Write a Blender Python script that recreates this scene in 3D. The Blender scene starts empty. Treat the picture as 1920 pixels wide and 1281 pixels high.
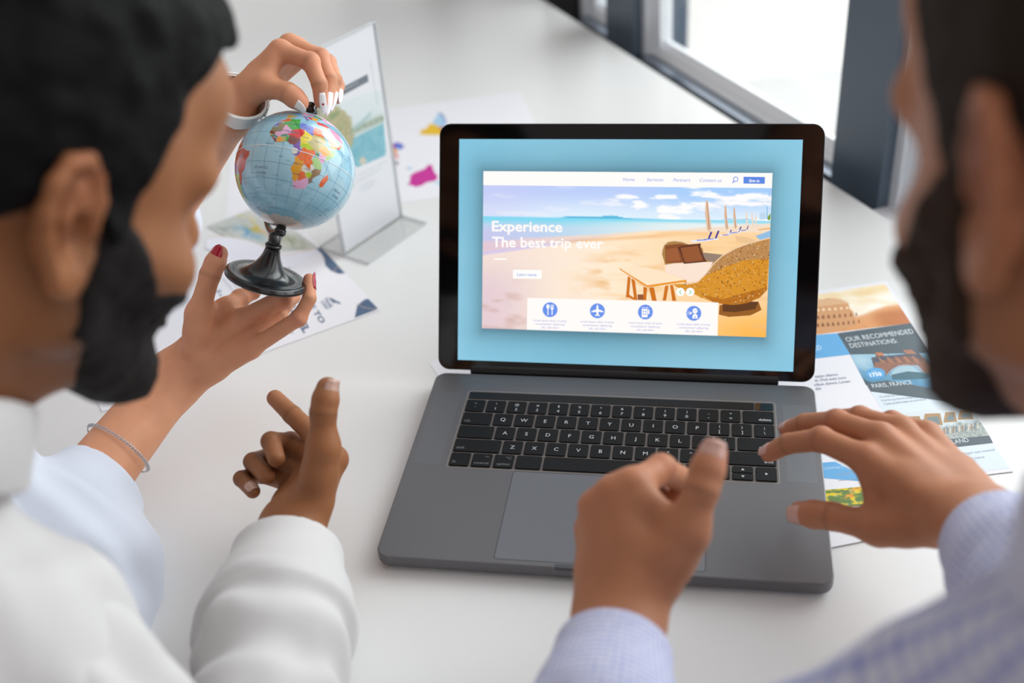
import bpy, bmesh, math, random
import numpy as np
from mathutils import Vector, Matrix
from mathutils.geometry import tessellate_polygon
random.seed(4); rng = np.random.default_rng(7)
sc = bpy.context.scene
COL = sc.collection
PI = math.pi

# ------------------------------------------------------------------ camera
CAM_E = (0.96137, 0.06811, 0.15213)            # XYZ euler, radians
CAM_P = np.array([70.3, -599.8, 650.8])        # mm; the origin is the laptop's front edge, table top z = 0
FPX = 2122.06                                   # focal length in pixels of a 1920 wide frame
cd = bpy.data.cameras.new('camera'); cam = bpy.data.objects.new('camera', cd); COL.objects.link(cam)
cam.location = Vector(CAM_P / 1000); cam.rotation_euler = CAM_E
cd.sensor_width = 36; cd.lens = 36 * FPX / 1920; cd.clip_start = 0.02; cd.clip_end = 200
cd.dof.use_dof = True; cd.dof.focus_distance = 0.965; cd.dof.aperture_fstop = 3.1
sc.camera = cam

# ------------------------------------------------------------------ world and light
w = bpy.data.worlds.new('daylight'); sc.world = w; w.use_nodes = True
nt = w.node_tree; N = nt.nodes; L = nt.links; N.clear()
out = N.new('ShaderNodeOutputWorld'); bg = N.new('ShaderNodeBackground')
geo = N.new('ShaderNodeTexCoord'); dotn = N.new('ShaderNodeVectorMath'); dotn.operation = 'DOT_PRODUCT'
dotn.inputs[1].default_value = (0.80, 0.575, 0.17)   # the bright side of the sky lies beyond the window wall
ramp = N.new('ShaderNodeValToRGB')
ramp.color_ramp.elements[0].position = 0.46; ramp.color_ramp.elements[0].color = (0.31, 0.285, 0.27, 1)
ramp.color_ramp.elements[1].position = 0.95; ramp.color_ramp.elements[1].color = (2.7, 2.7, 2.7, 1)
e_ = ramp.color_ramp.elements.new(0.72); e_.color = (1.0, 1.0, 1.02, 1)
mp = N.new('ShaderNodeMapRange'); mp.inputs[1].default_value = -1; mp.inputs[2].default_value = 1
L.new(geo.outputs['Generated'], dotn.inputs[0]); L.new(dotn.outputs['Value'], mp.inputs[0])
L.new(mp.outputs[0], ramp.inputs[0]); L.new(ramp.outputs[0], bg.inputs[0]); bg.inputs[1].default_value = 1.0
L.new(bg.outputs[0], out.inputs[0])
vs = sc.view_settings; vs.view_transform = 'Standard'; vs.look = 'None'; vs.exposure = 0.26; vs.gamma = 1.0; vs.use_curve_mapping = False
def area_light(name, loc, tgt, sx, sy, power, color):
    ld = bpy.data.lights.new(name, 'AREA'); ld.shape = 'RECTANGLE'; ld.size = sx; ld.size_y = sy; ld.energy = power; ld.color = color
    o = bpy.data.objects.new(name, ld); COL.objects.link(o); o.location = loc
    o.rotation_euler = (Vector(tgt) - Vector(loc)).to_track_quat('-Z', 'Y').to_euler()
    return o
area_light('window_daylight', (1.55, 1.7, 1.5), (0, 0.2, 0), 2.4, 1.6, 30, (0.93, 0.97, 1.0))

# ------------------------------------------------------------------ geometry from the calibrated view (mm)
def rotm(a):
    rx, ry, rz = a; cx, sx, cy, sy, cz, sz = math.cos(rx), math.sin(rx), math.cos(ry), math.sin(ry), math.cos(rz), math.sin(rz)
    X = np.array([[1, 0, 0], [0, cx, -sx], [0, sx, cx]]); Y = np.array([[cy, 0, sy], [0, 1, 0], [-sy, 0, cy]]); Z = np.array([[cz, -sz, 0], [sz, cz, 0], [0, 0, 1]])
    return Z @ Y @ X
CR = rotm(CAM_E)
def ray(x, y): return CR @ np.array([(x - 960) / FPX, -(y - 640.5) / FPX, -1.0])
def at(x, y, D): return CAM_P + ray(x, y) * D
def onz(x, y, z=0.0): d = ray(x, y); return CAM_P + d * (z - CAM_P[2]) / d[2]
def reach(P, x, y, dist, near=True):
    """the point seen at (x, y) that lies dist mm from P"""
    d = ray(x, y); o = CAM_P - P; a = d @ d; b = 2 * d @ o; c = o @ o - dist * dist
    q = b * b - 4 * a * c
    t = -b / (2 * a) if q < 0 else (-b + (-1 if near else 1) * math.sqrt(q)) / (2 * a)
    return CAM_P + d * t
def unit(v): v = np.asarray(v, float); return v / (np.linalg.norm(v) + 1e-12)

def lin(c):
    c = np.asarray(c, float) / 255.0
    return np.where(c <= 0.04045, c / 12.92, ((c + 0.055) / 1.055) ** 2.4)
def rgba(c): return (*lin(c), 1.0)

# ------------------------------------------------------------------ materials
def mat(name, c, rough=0.5, metal=0.0, sss=0.0, coat=0.0, spec=0.5, noise=None, bump=None, alpha=1.0, trans=0.0, sheen=0.0):
    m = bpy.data.materials.new(name); m.use_nodes = True; nt = m.node_tree; b = nt.nodes['Principled BSDF']
    b.inputs['Base Color'].default_value = rgba(c); b.inputs['Roughness'].default_value = rough; b.inputs['Metallic'].default_value = metal
    b.inputs['Specular IOR Level'].default_value = spec
    if coat: b.inputs['Coat Weight'].default_value = coat; b.inputs['Coat Roughness'].default_value = 0.08
    if sss:
        b.inputs['Subsurface Weight'].default_value = sss; b.inputs['Subsurface Radius'].default_value = (0.9, 0.35, 0.2); b.inputs['Subsurface Scale'].default_value = 0.006
    if sheen: b.inputs['Sheen Weight'].default_value = sheen
    if trans: b.inputs['Transmission Weight'].default_value = trans
    b.inputs['Alpha'].default_value = alpha
    tc = nt.nodes.new('ShaderNodeTexCoord')
    if noise:   # (scale, colour2)
        n = nt.nodes.new('ShaderNodeTexNoise'); n.inputs['Scale'].default_value = noise[0]; n.inputs['Detail'].default_value = 4
        mx = nt.nodes.new('ShaderNodeMix'); mx.data_type = 'RGBA'; mx.inputs[6].default_value = rgba(c); mx.inputs[7].default_value = rgba(noise[1])
        r = nt.nodes.new('ShaderNodeMapRange'); r.inputs[1].default_value = 0.35; r.inputs[2].default_value = 0.68
        nt.links.new(tc.outputs['Object'], n.inputs['Vector']); nt.links.new(n.outputs[0], r.inputs[0]); nt.links.new(r.outputs[0], mx.inputs[0]); nt.links.new(mx.outputs[2], b.inputs['Base Color'])
    if bump:    # (scale, strength, distance)
        n = nt.nodes.new('ShaderNodeTexNoise'); n.inputs['Scale'].default_value = bump[0]; n.inputs['Detail'].default_value = 3
        bp = nt.nodes.new('ShaderNodeBump'); bp.inputs['Strength'].default_value = bump[1]; bp.inputs['Distance'].default_value = bump[2]
        nt.links.new(tc.outputs['Object'], n.inputs['Vector']); nt.links.new(n.outputs[0], bp.inputs['Height']); nt.links.new(bp.outputs[0], b.inputs['Normal'])
    return m
def attr_mat(name, rough=0.5, emit=0.0, coat=0.0, spec=0.4, sss=0.0, bump=None, base=True):
    m = mat(name, (128, 128, 128), rough=rough, coat=coat, spec=spec, sss=sss, bump=bump)
    nt = m.node_tree; b = nt.nodes['Principled BSDF']; a = nt.nodes.new('ShaderNodeAttribute'); a.attribute_name = 'Col'
    if emit:
        b.inputs['Base Color'].default_value = (0.004, 0.004, 0.005, 1)
        nt.links.new(a.outputs['Color'], b.inputs['Emission Color']); b.inputs['Emission Strength'].default_value = emit
    else: nt.links.new(a.outputs['Color'], b.inputs['Base Color'])
    return m

# ------------------------------------------------------------------ objects
def link(o, parent=None, label=None, cat=None, group=None, kind=None):
    COL.objects.link(o)
    if parent is not None: o.parent = parent
    if label: o['label'] = label
    if cat: o['category'] = cat
    if group: o['group'] = group
    if kind: o['kind'] = kind
    return o
def thing(name, loc_mm, label, cat, group=None):
    o = bpy.data.objects.new(name, None); o.empty_display_size = 0.02; o.location = Vector(loc_mm) / 1000
    return link(o, None, label, cat, group)
def world_loc(p):
    v = Vector((0, 0, 0))
    while p is not None: v = v + p.location; p = p.parent
    return v
def mesh_obj(name, verts_mm, faces, m, parent=None, smooth=True, cols=None, fmat=None, **kw):
    """verts in world mm; all roots are unrotated empties, so a child is only shifted by its parents"""
    off = np.array(world_loc(parent)) if parent is not None else np.zeros(3)
    V = np.asarray(verts_mm, float) / 1000 - off
    me = bpy.data.meshes.new(name)
    if isinstance(faces, np.ndarray) and len(faces):
        k = faces.shape[1]; me.vertices.add(len(V)); me.vertices.foreach_set('co', V.astype(np.float32).ravel())
        me.loops.add(faces.size); me.loops.foreach_set('vertex_index', faces.astype(np.int32).ravel())
        me.polygons.add(len(faces)); me.polygons.foreach_set('loop_start', np.arange(0, faces.size, k, dtype=np.int32))
        me.update(calc_edges=True); me.validate()
    else:
        me.from_pydata(V.tolist(), [], [list(f) for f in faces]); me.update()
    for x in (m if isinstance(m, (list, tuple)) else [m]): me.materials.append(x)
    if smooth: me.polygons.foreach_set('use_smooth', np.ones(len(me.polygons), dtype=bool))
    if fmat is not None: me.polygons.foreach_set('material_index', np.asarray(fmat, dtype=np.int32))
    if cols is not None:
        ca = me.color_attributes.new('Col', 'FLOAT_COLOR', 'POINT'); c = np.ones((len(V), 4), np.float32); c[:, :3] = cols; ca.data.foreach_set('color', c.ravel())
    me.update()
    return link(bpy.data.objects.new(name, me), parent, **kw)

class MB:
    """collects shapes (mm) into one mesh"""
    def __init__(s): s.v = []; s.f = []; s.m = []
    def add(s, v, f, mi=0):
        k = len(s.v); s.v += [tuple(map(float, p)) for p in v]; s.f += [[i + k for i in q] for q in f]; s.m += [mi] * len(f); return s
    def box(s, c, d, A=None, mi=0):
        A = np.eye(3) if A is None else np.asarray(A); v = [np.asarray(c) + A @ (np.array([x, y, z]) * np.asarray(d) / 2) for x in (-1, 1) for y in (-1, 1) for z in (-1, 1)]
        return s.add(v, [(0, 1, 3, 2), (4, 6, 7, 5), (0, 4, 5, 1), (2, 3, 7, 6), (0, 2, 6, 4), (1, 5, 7, 3)], mi)
    def loft(s, rings, cap=True, mi=0):
        n = len(rings[0]); v = [p for r in rings for p in r]; f = []
        for i in range(len(rings) - 1):
            for j in range(n): f.append((i * n + j, i * n + (j + 1) % n, (i + 1) * n + (j + 1) % n, (i + 1) * n + j))
        if cap: f.append(tuple(range(n))[::-1]); f.append(tuple((len(rings) - 1) * n + j for j in range(n)))
        return s.add(v, f, mi)
    def tube(s, pts, r, n=12, mi=0, flat=1.0, up=(0, 0, 1)):
        pts = [np.asarray(p, float) for p in pts]; rs = r if hasattr(r, '__len__') else [r] * len(pts); rings = []; prev = None
        for i, p in enumerate(pts):
            t = unit(pts[min(i + 1, len(pts) - 1)] - pts[max(i - 1, 0)])
            a = np.asarray(up if prev is None else prev, float); a = a - t * (a @ t)
            if np.linalg.norm(a) < 1e-3: a = np.array([1., 0, 0]) - t * t[0]
            a = unit(a); prev = a; b = np.cross(t, a)
            rings.append([p + rs[i] * (math.cos(k * 2 * PI / n) * a * flat + math.sin(k * 2 * PI / n) * b) for k in range(n)])
        return s.loft(rings, True, mi)
    def lathe(s, o, ax, prof, n=40, mi=0):
        ax = unit(ax); a = unit(np.cross(ax, (0.3, 0.9, 0.1))); b = np.cross(ax, a)
        return s.loft([[np.asarray(o) + ax * h + r * (math.cos(k * 2 * PI / n) * a + math.sin(k * 2 * PI / n) * b) for k in range(n)] for r, h in prof], True, mi)
    def build(s, name, m, parent=None, smooth=False, **kw): return mesh_obj(name, s.v, s.f, m, parent, smooth, fmat=s.m, **kw)
def rrect(x0, y0, x1, y1, r, n=6):
    p = []
    for cx, cy, a in ((x1 - r, y1 - r, 0), (x0 + r, y1 - r, 90), (x0 + r, y0 + r, 180), (x1 - r, y0 + r, 270)):
        for k in range(n + 1): t = math.radians(a + 90 * k / n); p.append((cx + r * math.cos(t), cy + r * math.sin(t)))
    return p

# text outlines come from Blender's built-in font; every string becomes flat faces of one artwork mesh
_tc = {}
def text_geo(s, bold=0.0, shear=0.0):
    k = (s, bold, shear)
    if k not in _tc:
        cu = bpy.data.curves.new('t', 'FONT'); cu.body = s; cu.size = 1; cu.offset = bold; cu.shear = shear; cu.resolution_u = 3; cu.fill_mode = 'FRONT'
        o = bpy.data.objects.new('t', cu); COL.objects.link(o); dg = bpy.context.evaluated_depsgraph_get()
        me = o.evaluated_get(dg).to_mesh(); v = np.array([p.co[:2] for p in me.vertices]).reshape(-1, 2); f = [list(p.vertices) for p in me.polygons]
        o.to_mesh_clear(); COL.objects.unlink(o); bpy.data.objects.remove(o); bpy.data.curves.remove(cu)
        _tc[k] = (v, f)
    return _tc[k]
class Art:
    """flat coloured artwork: 2D shapes mapped by warp(x, y) -> mm points on a surface, lifted by layer along normal"""
    def __init__(s, warp, normal, step=0.03, base=0.02): s.w = warp; s.n = unit(normal); s.st = step; s.b = base; s.v = []; s.f = []; s.c = []; s.k = 0
    def raw(s, p2, faces, col, layer):
        p2 = np.asarray(p2, float).reshape(-1, 2); P = s.w(p2) + s.n * (s.b + s.st * layer); c = np.asarray(col, float)
        if c.ndim == 1: c = np.tile(lin(c), (len(p2), 1))
        else: c = lin(c)
        s.v.append(P); s.c.append(c); s.f += [[i + s.k for i in q] for q in faces]; s.k += len(p2)
    def poly(s, pts, col, layer=1):
        tri = tessellate_polygon([[Vector((p[0], p[1], 0)) for p in pts]]); s.raw(pts, tri, col, layer)
    def rect(s, x0, y0, x1, y1, col, layer=1): s.raw([(x0, y0), (x1, y0), (x1, y1), (x0, y1)], [(0, 1, 2, 3)], col, layer)
    def circ(s, x, y, r, col, layer=1, ry=None, n=28):
        s.raw([(x + r * math.cos(2 * PI * k / n), y + (ry or r) * math.sin(2 * PI * k / n)) for k in range(n)], [tuple(range(n))], col, layer)
    def line(s, pts, wd, col, layer=1):
        for a, b in zip(pts, pts[1:]):
            a = np.array(a, float); b = np.array(b, float); t = unit(b - a); q = np.array([-t[1], t[0]]) * wd / 2
            s.raw([a - q, b - q, b + q, a + q], [(0, 1, 2, 3)], col, layer)
    def text(s, t, x, y, size, col, layer=2, align='l', bold=0.0, shear=0.0, A=None, wfit=None):
        """A: 2x2 columns = reading direction and up direction, in art units per text unit"""
        v, f = text_geo(t, bold, shear)
        if len(v) == 0: return
        A = np.array([[1, 0], [0, -1]]) if A is None else np.asarray(A); v = v.copy(); wd = v[:, 0].max() - v[:, 0].min(); v[:, 0] -= v[:, 0].min()
        if wfit: v[:, 0] *= wfit / (wd * size); wd = wfit / size
        if align == 'c': v[:, 0] -= wd / 2
        if align == 'r': v[:, 0] -= wd
        s.raw(np.array([x, y]) + (v * size) @ A.T, f, col, layer)
    def grid(s, quad, nx, ny, fn, layer=1):
        """quad: four corners tl, tr, br, bl; fn(u, v) -> (n,3) colours 0-255"""
        u, v = np.meshgrid(np.linspace(0, 1, nx + 1), np.linspace(0, 1, ny + 1)); u = u.ravel(); v = v.ravel(); q = np.array(quad, float)
        p = ((1 - u) * (1 - v))[:, None] * q[0] + (u * (1 - v))[:, None] * q[1] + (u * v)[:, None] * q[2] + ((1 - u) * v)[:, None] * q[3]
        i = np.arange(nx * ny); a = (i // nx) * (nx + 1) + i % nx; s.raw(p, np.stack([a, a + 1, a + nx + 2, a + nx + 1], 1).tolist(), np.clip(fn(u, v), 0, 255), layer)
    def build(s, name, m, parent, **kw):
        return mesh_obj(name, np.concatenate(s.v), s.f, m, parent, smooth=False, cols=np.concatenate(s.c), **kw)
def vnoise(x, y, seed=0, oct=4):
    """smooth value noise, -1..1"""
    r = np.zeros_like(x); a = 1.0; tot = 0
    for o in range(oct):
        xi = np.floor(x).astype(int); yi = np.floor(y).astype(int); fx = x - xi; fy = y - yi; fx = fx * fx * (3 - 2 * fx); fy = fy * fy * (3 - 2 * fy)
        h = lambda i, j: ((np.sin(i * 127.1 + j * 311.7 + (seed + o) * 74.7) * 43758.5453) % 1.0) * 2 - 1
        r += a * ((h(xi, yi) * (1 - fx) + h(xi + 1, yi) * fx) * (1 - fy) + (h(xi, yi + 1) * (1 - fx) + h(xi + 1, yi + 1) * fx) * fy); tot += a
        x = x * 2.03; y = y * 2.03; a *= 0.5
    return r / tot
def sst(a, b, x): t = np.clip((x - a) / (b - a), 0, 1); return t * t * (3 - 2 * t)
def mixc(a, b, t): return np.asarray(a, float) * (1 - t[:, None]) + np.asarray(b, float) * t[:, None]
def warp_z(z):
    def f(p):
        d = np.stack([(p[:, 0] - 960) / FPX, -(p[:, 1] - 640.5) / FPX, -np.ones(len(p))], 1) @ CR.T
        return CAM_P + d * ((z - CAM_P[2]) / d[:, 2])[:, None]
    return f
def warp_plane(P0, n):
    def f(p):
        d = np.stack([(p[:, 0] - 960) / FPX, -(p[:, 1] - 640.5) / FPX, -np.ones(len(p))], 1) @ CR.T
        return CAM_P + d * (((P0 - CAM_P) @ n) / (d @ n))[:, None]
    return f
# ------------------------------------------------------------------ table, window wall, floor
EDGE = np.array([265.6, 601.2, 0.0]); TD = np.array([0.538, -0.843, 0.0]); ND = np.array([0.843, 0.538, 0.0]); UP = np.array([0, 0, 1.0])
def tn(t, n, z): return EDGE + TD * t + ND * n + UP * z
def tnbox(mb, t0, t1, n0, n1, z0, z1, mi=0):
    A = np.stack([TD, ND, UP], 1); mb.box(tn((t0 + t1) / 2, (n0 + n1) / 2, (z0 + z1) / 2), (t1 - t0, n1 - n0, z1 - z0), A, mi); return mb
M_table = mat('white_laminate', (230, 230, 229), rough=0.28, spec=0.45, noise=(2.0, (227, 228, 229)))
M_floor = mat('grey_carpet', (96, 95, 94), rough=0.9, noise=(60, (84, 83, 82)))
M_slate = mat('slate_aluminium', (82, 96, 112), rough=0.35, spec=0.5)
M_black = mat('black_gasket_and_shade', (14, 15, 17), rough=0.5)
M_alu = mat('brushed_aluminium', (238, 241, 246), rough=0.3, metal=0.25)
M_rail = mat('sill_aluminium', (158, 168, 182), rough=0.16, metal=0.85)
M_pave = mat('pale_paving', (238, 238, 236), rough=0.8, noise=(3, (230, 230, 230)))
M_pave2 = mat('white_paving', (252, 250, 247), rough=0.8)
M_glass = bpy.data.materials.new('window_glass'); M_glass.use_nodes = True
nt = M_glass.node_tree; nt.nodes.clear(); o_ = nt.nodes.new('ShaderNodeOutputMaterial'); mx = nt.nodes.new('ShaderNodeMixShader'); tr = nt.nodes.new('ShaderNodeBsdfTransparent'); gl = nt.nodes.new('ShaderNodeBsdfGlossy'); fr = nt.nodes.new('ShaderNodeLayerWeight'); fp = nt.nodes.new('ShaderNodeMath'); fp.operation = 'POWER'; fp.inputs[1].default_value = 4.0
tr.inputs[0].default_value = (0.97, 0.985, 0.98, 1); gl.inputs['Roughness'].default_value = 0.02
nt.links.new(fr.outputs['Facing'], fp.inputs[0]); nt.links.new(fp.outputs[0], mx.inputs[0]); nt.links.new(tr.outputs[0], mx.inputs[1]); nt.links.new(gl.outputs[0], mx.inputs[2]); nt.links.new(mx.outputs[0], o_.inputs[0])

def slab(name, pts, z0, z1, m, **kw):
    b = MB(); b.loft([[(x, y, z0) for x, y in pts], [(x, y, z1) for x, y in pts]]); return b.build(name, m, **kw)
P = lambda t, n: tuple(tn(t, n, 0)[:2])
slab('floor', [P(-4200, 118), P(2600, 118), P(2600, -3000), P(-4200, -3000)][::-1], -760, -740, M_floor, kind='structure')
slab('ground_outside', [P(-9000, 200), P(-9000, 14000), P(5000, 14000), P(5000, 200)][::-1], -800, -780, M_pave2, kind='structure')
g0 = onz(1330, 158, -775); g1 = onz(1600, 122, -775); gd = unit(g1 - g0); gq = [g0 - gd * 2500, g1 + gd * 3500]
slab('path_outside', [tuple(gq[0][:2]), tuple(gq[1][:2]), P(3200, 205), P(-1200, 205)][::-1], -781, -775, M_pave, kind='structure')
# window wall: panel below, sill rail, posts and panes
wall = MB(); tnbox(wall, -4200, 2600, 54, 100, -740, -95); wall.build('wall_window', M_slate, kind='structure')
rail = MB(); tnbox(rail, -4200, 2600, 53, 71, -95, -34); rail.build('trim_1', M_rail, kind='structure')
seal_and_shade = MB(); tnbox(seal_and_shade, -4200, 2600, 71, 73, -60, -34.5); tnbox(seal_and_shade, -4200, 2600, 40, 53, -95, -50); seal_and_shade.build('trim_2', M_black, kind='structure')  # thin seal, plus a black box standing in for shade between table and sill
fr_ = MB(); fr_.loft([[tn(t, n, z) for n, z in ((73, -60), (100, -60), (100, -12), (90, -10), (79, -20), (73, -30))] for t in (-4200, 2600)]); fr_.build('trim_3', M_alu, kind='structure')
k = 4
for t0, t1, m_ in ((-139, -48, M_slate), (-752, -658, M_slate), (-1000, -882, M_black), (-1700, -1600, M_slate), (-2500, -2400, M_slate), (560, 655, M_slate), (1300, 1395, M_slate)):
    b = MB(); tnbox(b, t0, t1, 46, 86, -95, 2100); b.build('trim_%d' % k, m_, kind='structure'); k += 1
    b = MB(); tnbox(b, t1, t1 + 14, 62, 96, -33, 2100); tnbox(b, t1 + 14, t1 + 19, 70, 96, -33, 2100); tnbox(b, t1 + 19, t1 + 34, 76, 98, -33, 2100)
    b.build('trim_%d' % k, M_alu, kind='structure'); k += 1
b = MB(); tnbox(b, -4200, 2600, 34, 118, 2100, 2250); b.build('trim_%d' % k, M_slate, kind='structure')
for i, (t0, t1) in enumerate(((-2400, -1700), (-1600, -1000), (-882, -752), (-658, -139), (-48, 560), (655, 1300))):
    b = MB(); tnbox(b, t0, t1, 88, 92, -14, 2100); b.build('window_%d' % (i + 1), M_glass, kind='structure')
q = onz(1289, 92, -200) - EDGE
b = MB(); tnbox(b, q @ TD - 330, q @ TD, q @ ND - 110, q @ ND, -775, 2400)
b.build('outdoor_column', M_slate, label='grey column standing outside the window behind the left window post', cat='column')

tb = thing('conference_table', (0, 600, -740), 'large white laminate table under the laptop, globe and leaflets', 'table')
pts = [P(-1700, 0), P(830, 0), (705, -175), (-600, -175), (-650, 420), (-960, 1400), P(-1700, -640)]
me = MB(); ins = lambda k_: [(x + (-100 - x) * k_, y + (500 - y) * k_) for x, y in pts]
me.loft([[(x, y, z) for x, y in ins(a)] for z, a in ((-26, 0.004), (-24, 0.0), (-2.0, 0.0), (-0.6, 0.0012), (0, 0.003))]); me.build('tabletop', M_table, tb)
for x, y in ((-800, 1600), (-350, 1350), (600, -90), (-540, -90)):
    b = MB(); b.loft([rr for rr in [[(x + px, y + py, z) for px, py in rrect(-30, -30, 30, 30, 8, 3)] for z in (-740, -26)]]); b.build('leg', M_alu, tb)
b = MB(); b.box((-250, 500, -45), (1200, 60, 38)); b.build('underframe', M_alu, tb)

sp_ = thing('paper_sheet', tuple(onz(1672, 410, -34)), 'white paper sheet on the window sill beyond the table edge', 'paper')
qs = [onz(*p, -33.4) for p in ((1612, 402), (1660, 388), (1712, 386), (1760, 470), (1690, 480))]
b = MB(); b.loft([[p for p in qs], [p + UP * .8 for p in qs]]); b.build('paper', mat('bond_paper', (238, 239, 244), rough=.6), sp_)

# ------------------------------------------------------------------ laptop
M_shell = mat('space_grey_aluminium', (110, 109, 112), rough=0.42, metal=0.55, bump=(900, 0.05, 0.0002))
M_pad = mat('trackpad_glass', (118, 120, 126), rough=0.3, metal=0.45)
M_dark = mat('black_glass', (6, 6, 8), rough=0.08, spec=0.5)
M_hinge = mat('black_hinge', (14, 14, 15), rough=0.35)
M_well = mat('key_gap', (104, 98, 95), rough=0.6)
M_key = attr_mat('key_plastic', rough=0.5, spec=0.22)
M_screen = attr_mat('lit_display', rough=0.15, emit=0.85, spec=0.3)
Z0 = 15.5; LA = 1.0682; HY, HZ = 244.39, 15.4
lap = thing('laptop', (0, 120, 0), 'open grey laptop showing a travel website with a beach photo', 'laptop')
def outline(x0, y0, x1, y1, r, z, n=8): return [(x, y, z) for x, y in rrect(x0, y0, x1, y1, r, n)]
def slab2(mb, x0, y0, x1, y1, r, levels, mi=0): mb.loft([outline(x0 + i, y0 + i, x1 - i, y1 - i, max(r - i, 0.3), z) for z, i in levels], True, mi)
b = MB(); slab2(b, -174.65, 0, 174.65, 240.7, 10.5, ((0.8, 7), (2.2, 3), (4.5, 0.9), (7, 0.1), (14.6, 0), (15.3, 0.3), (Z0, 0.9))); b.build('base', M_shell, lap)
b = MB(); slab2(b, -33, -0.15, 33, 3.4, 1.2, ((12.5, 0), (Z0 + 0.05, 0))); b.build('opening_notch', mat('notch_shadow_grey', (78, 79, 84), rough=0.5, metal=0.4), lap)
for x, y in ((-150, 20), (150, 20), (-150, 220), (150, 220)): b = MB(); b.lathe((x, y, 0), (0, 0, 1), ((6, 0), (6, 1.2)), 16); b.build('rubber_foot', M_black, lap)
b = MB(); slab2(b, -81, 4.6, 81, 106.6, 3, ((Z0 - 1, 0), (Z0 + 0.03, 0))); b.build('trackpad_gap', mat('trackpad_gap_grey', (66, 67, 71), rough=0.5), lap)
b = MB(); slab2(b, -80.3, 5.3, 80.3, 105.9, 2.6, ((Z0 - 1, 0), (Z0 + 0.08, 0.1))); b.build('trackpad', M_pad, lap)
KX, YK0, YK1 = 137.1, 108.9, 212.2
b = MB(); slab2(b, -KX - 2.2, YK0 - 1.9, KX + 2.2, YK1 + 2.4, 3.2, ((Z0 - 1, 0), (Z0 + 0.06, 0.0))); b.build('keyboard_edge_highlight', mat('keyboard_edge_highlight_grey', (150, 143, 140), rough=0.4, metal=0.5), lap)  # paler slab paints the highlight along the keyboard well's edge
b = MB(); slab2(b, -KX - 1.4, YK0 - 1.2, KX + 1.4, YK1 + 1.5, 2.6, ((Z0 - 1, 0), (Z0 + 0.12, 0.0))); well = b.build('keyboard', M_well, lap)
# speaker grilles: perforated strips on both sides of the keyboard
M_grill = mat('perforated_aluminium', (112, 113, 117), rough=0.45, metal=0.55); nt = M_grill.node_tree
tc = nt.nodes.new('ShaderNodeTexCoord'); vo = nt.nodes.new('ShaderNodeTexVoronoi'); vo.inputs['Scale'].default_value = 620; vo.inputs['Randomness'].default_value = 0.0
rp = nt.nodes.new('ShaderNodeValToRGB'); rp.color_ramp.elements[0].position = 0.25; rp.color_ramp.elements[0].color = rgba((62, 63, 67)); rp.color_ramp.elements[1].position = 0.42; rp.color_ramp.elements[1].color = rgba((114, 115, 119))
nt.links.new(tc.outputs['Object'], vo.inputs['Vector']); nt.links.new(vo.outputs['Distance'], rp.inputs[0]); nt.links.new(rp.outputs[0], nt.nodes['Principled BSDF'].inputs['Base Color'])
for s in (-1, 1):
    b = MB(); slab2(b, min(s * 145, s * 169), 110, max(s * 145, s * 169), 212, 2, ((Z0 - 1, 0), (Z0 + 0.04, 0))); b.build('speaker_grille', M_grill, lap)
rows = [
 [('fn', 1, 'fn'), ('control', 1, 'mod^'), ('option', 1, 'mod~'), ('', 1.25, ''), ('', 5, ''), ('', 1.25, ''), ('', 1, ''), ('<', 1, 'arrow'), ('^v', 1, 'split'), ('>', 1, 'arrow')],
 [('shift', 2.25, 'bl')] + [(c, 1, 'c') for c in 'ZXCVBNM'] + [('<,', 1, '2'), ('>.', 1, '2'), ('?/', 1, '2'), ('shift', 2.25, 'br')],
 [('', 1.75, '')] + [(c, 1, 'c') for c in 'ASDFGHJKL'] + [(':;', 1, '2'), ('"\'', 1, '2'), ('return', 1.75, 'br')],
 [('tab', 1.5, 'bl')] + [(c, 1, 'c') for c in 'QWERTYUIOP'] + [('{[', 1, '2'), ('}]', 1, '2'), ('|\\', 1, '2')],
 [(c, 1, '2') for c in ('~`', '!1', '@2', '#3', '$4', '%5', '^6', '&7', '*8', '(9', ')0', '_-', '+=')] + [('delete', 1.5, 'br')]]
DK = (11, 12, 15); LT = (205, 207, 212); MU = (120, 122, 128)
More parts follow.
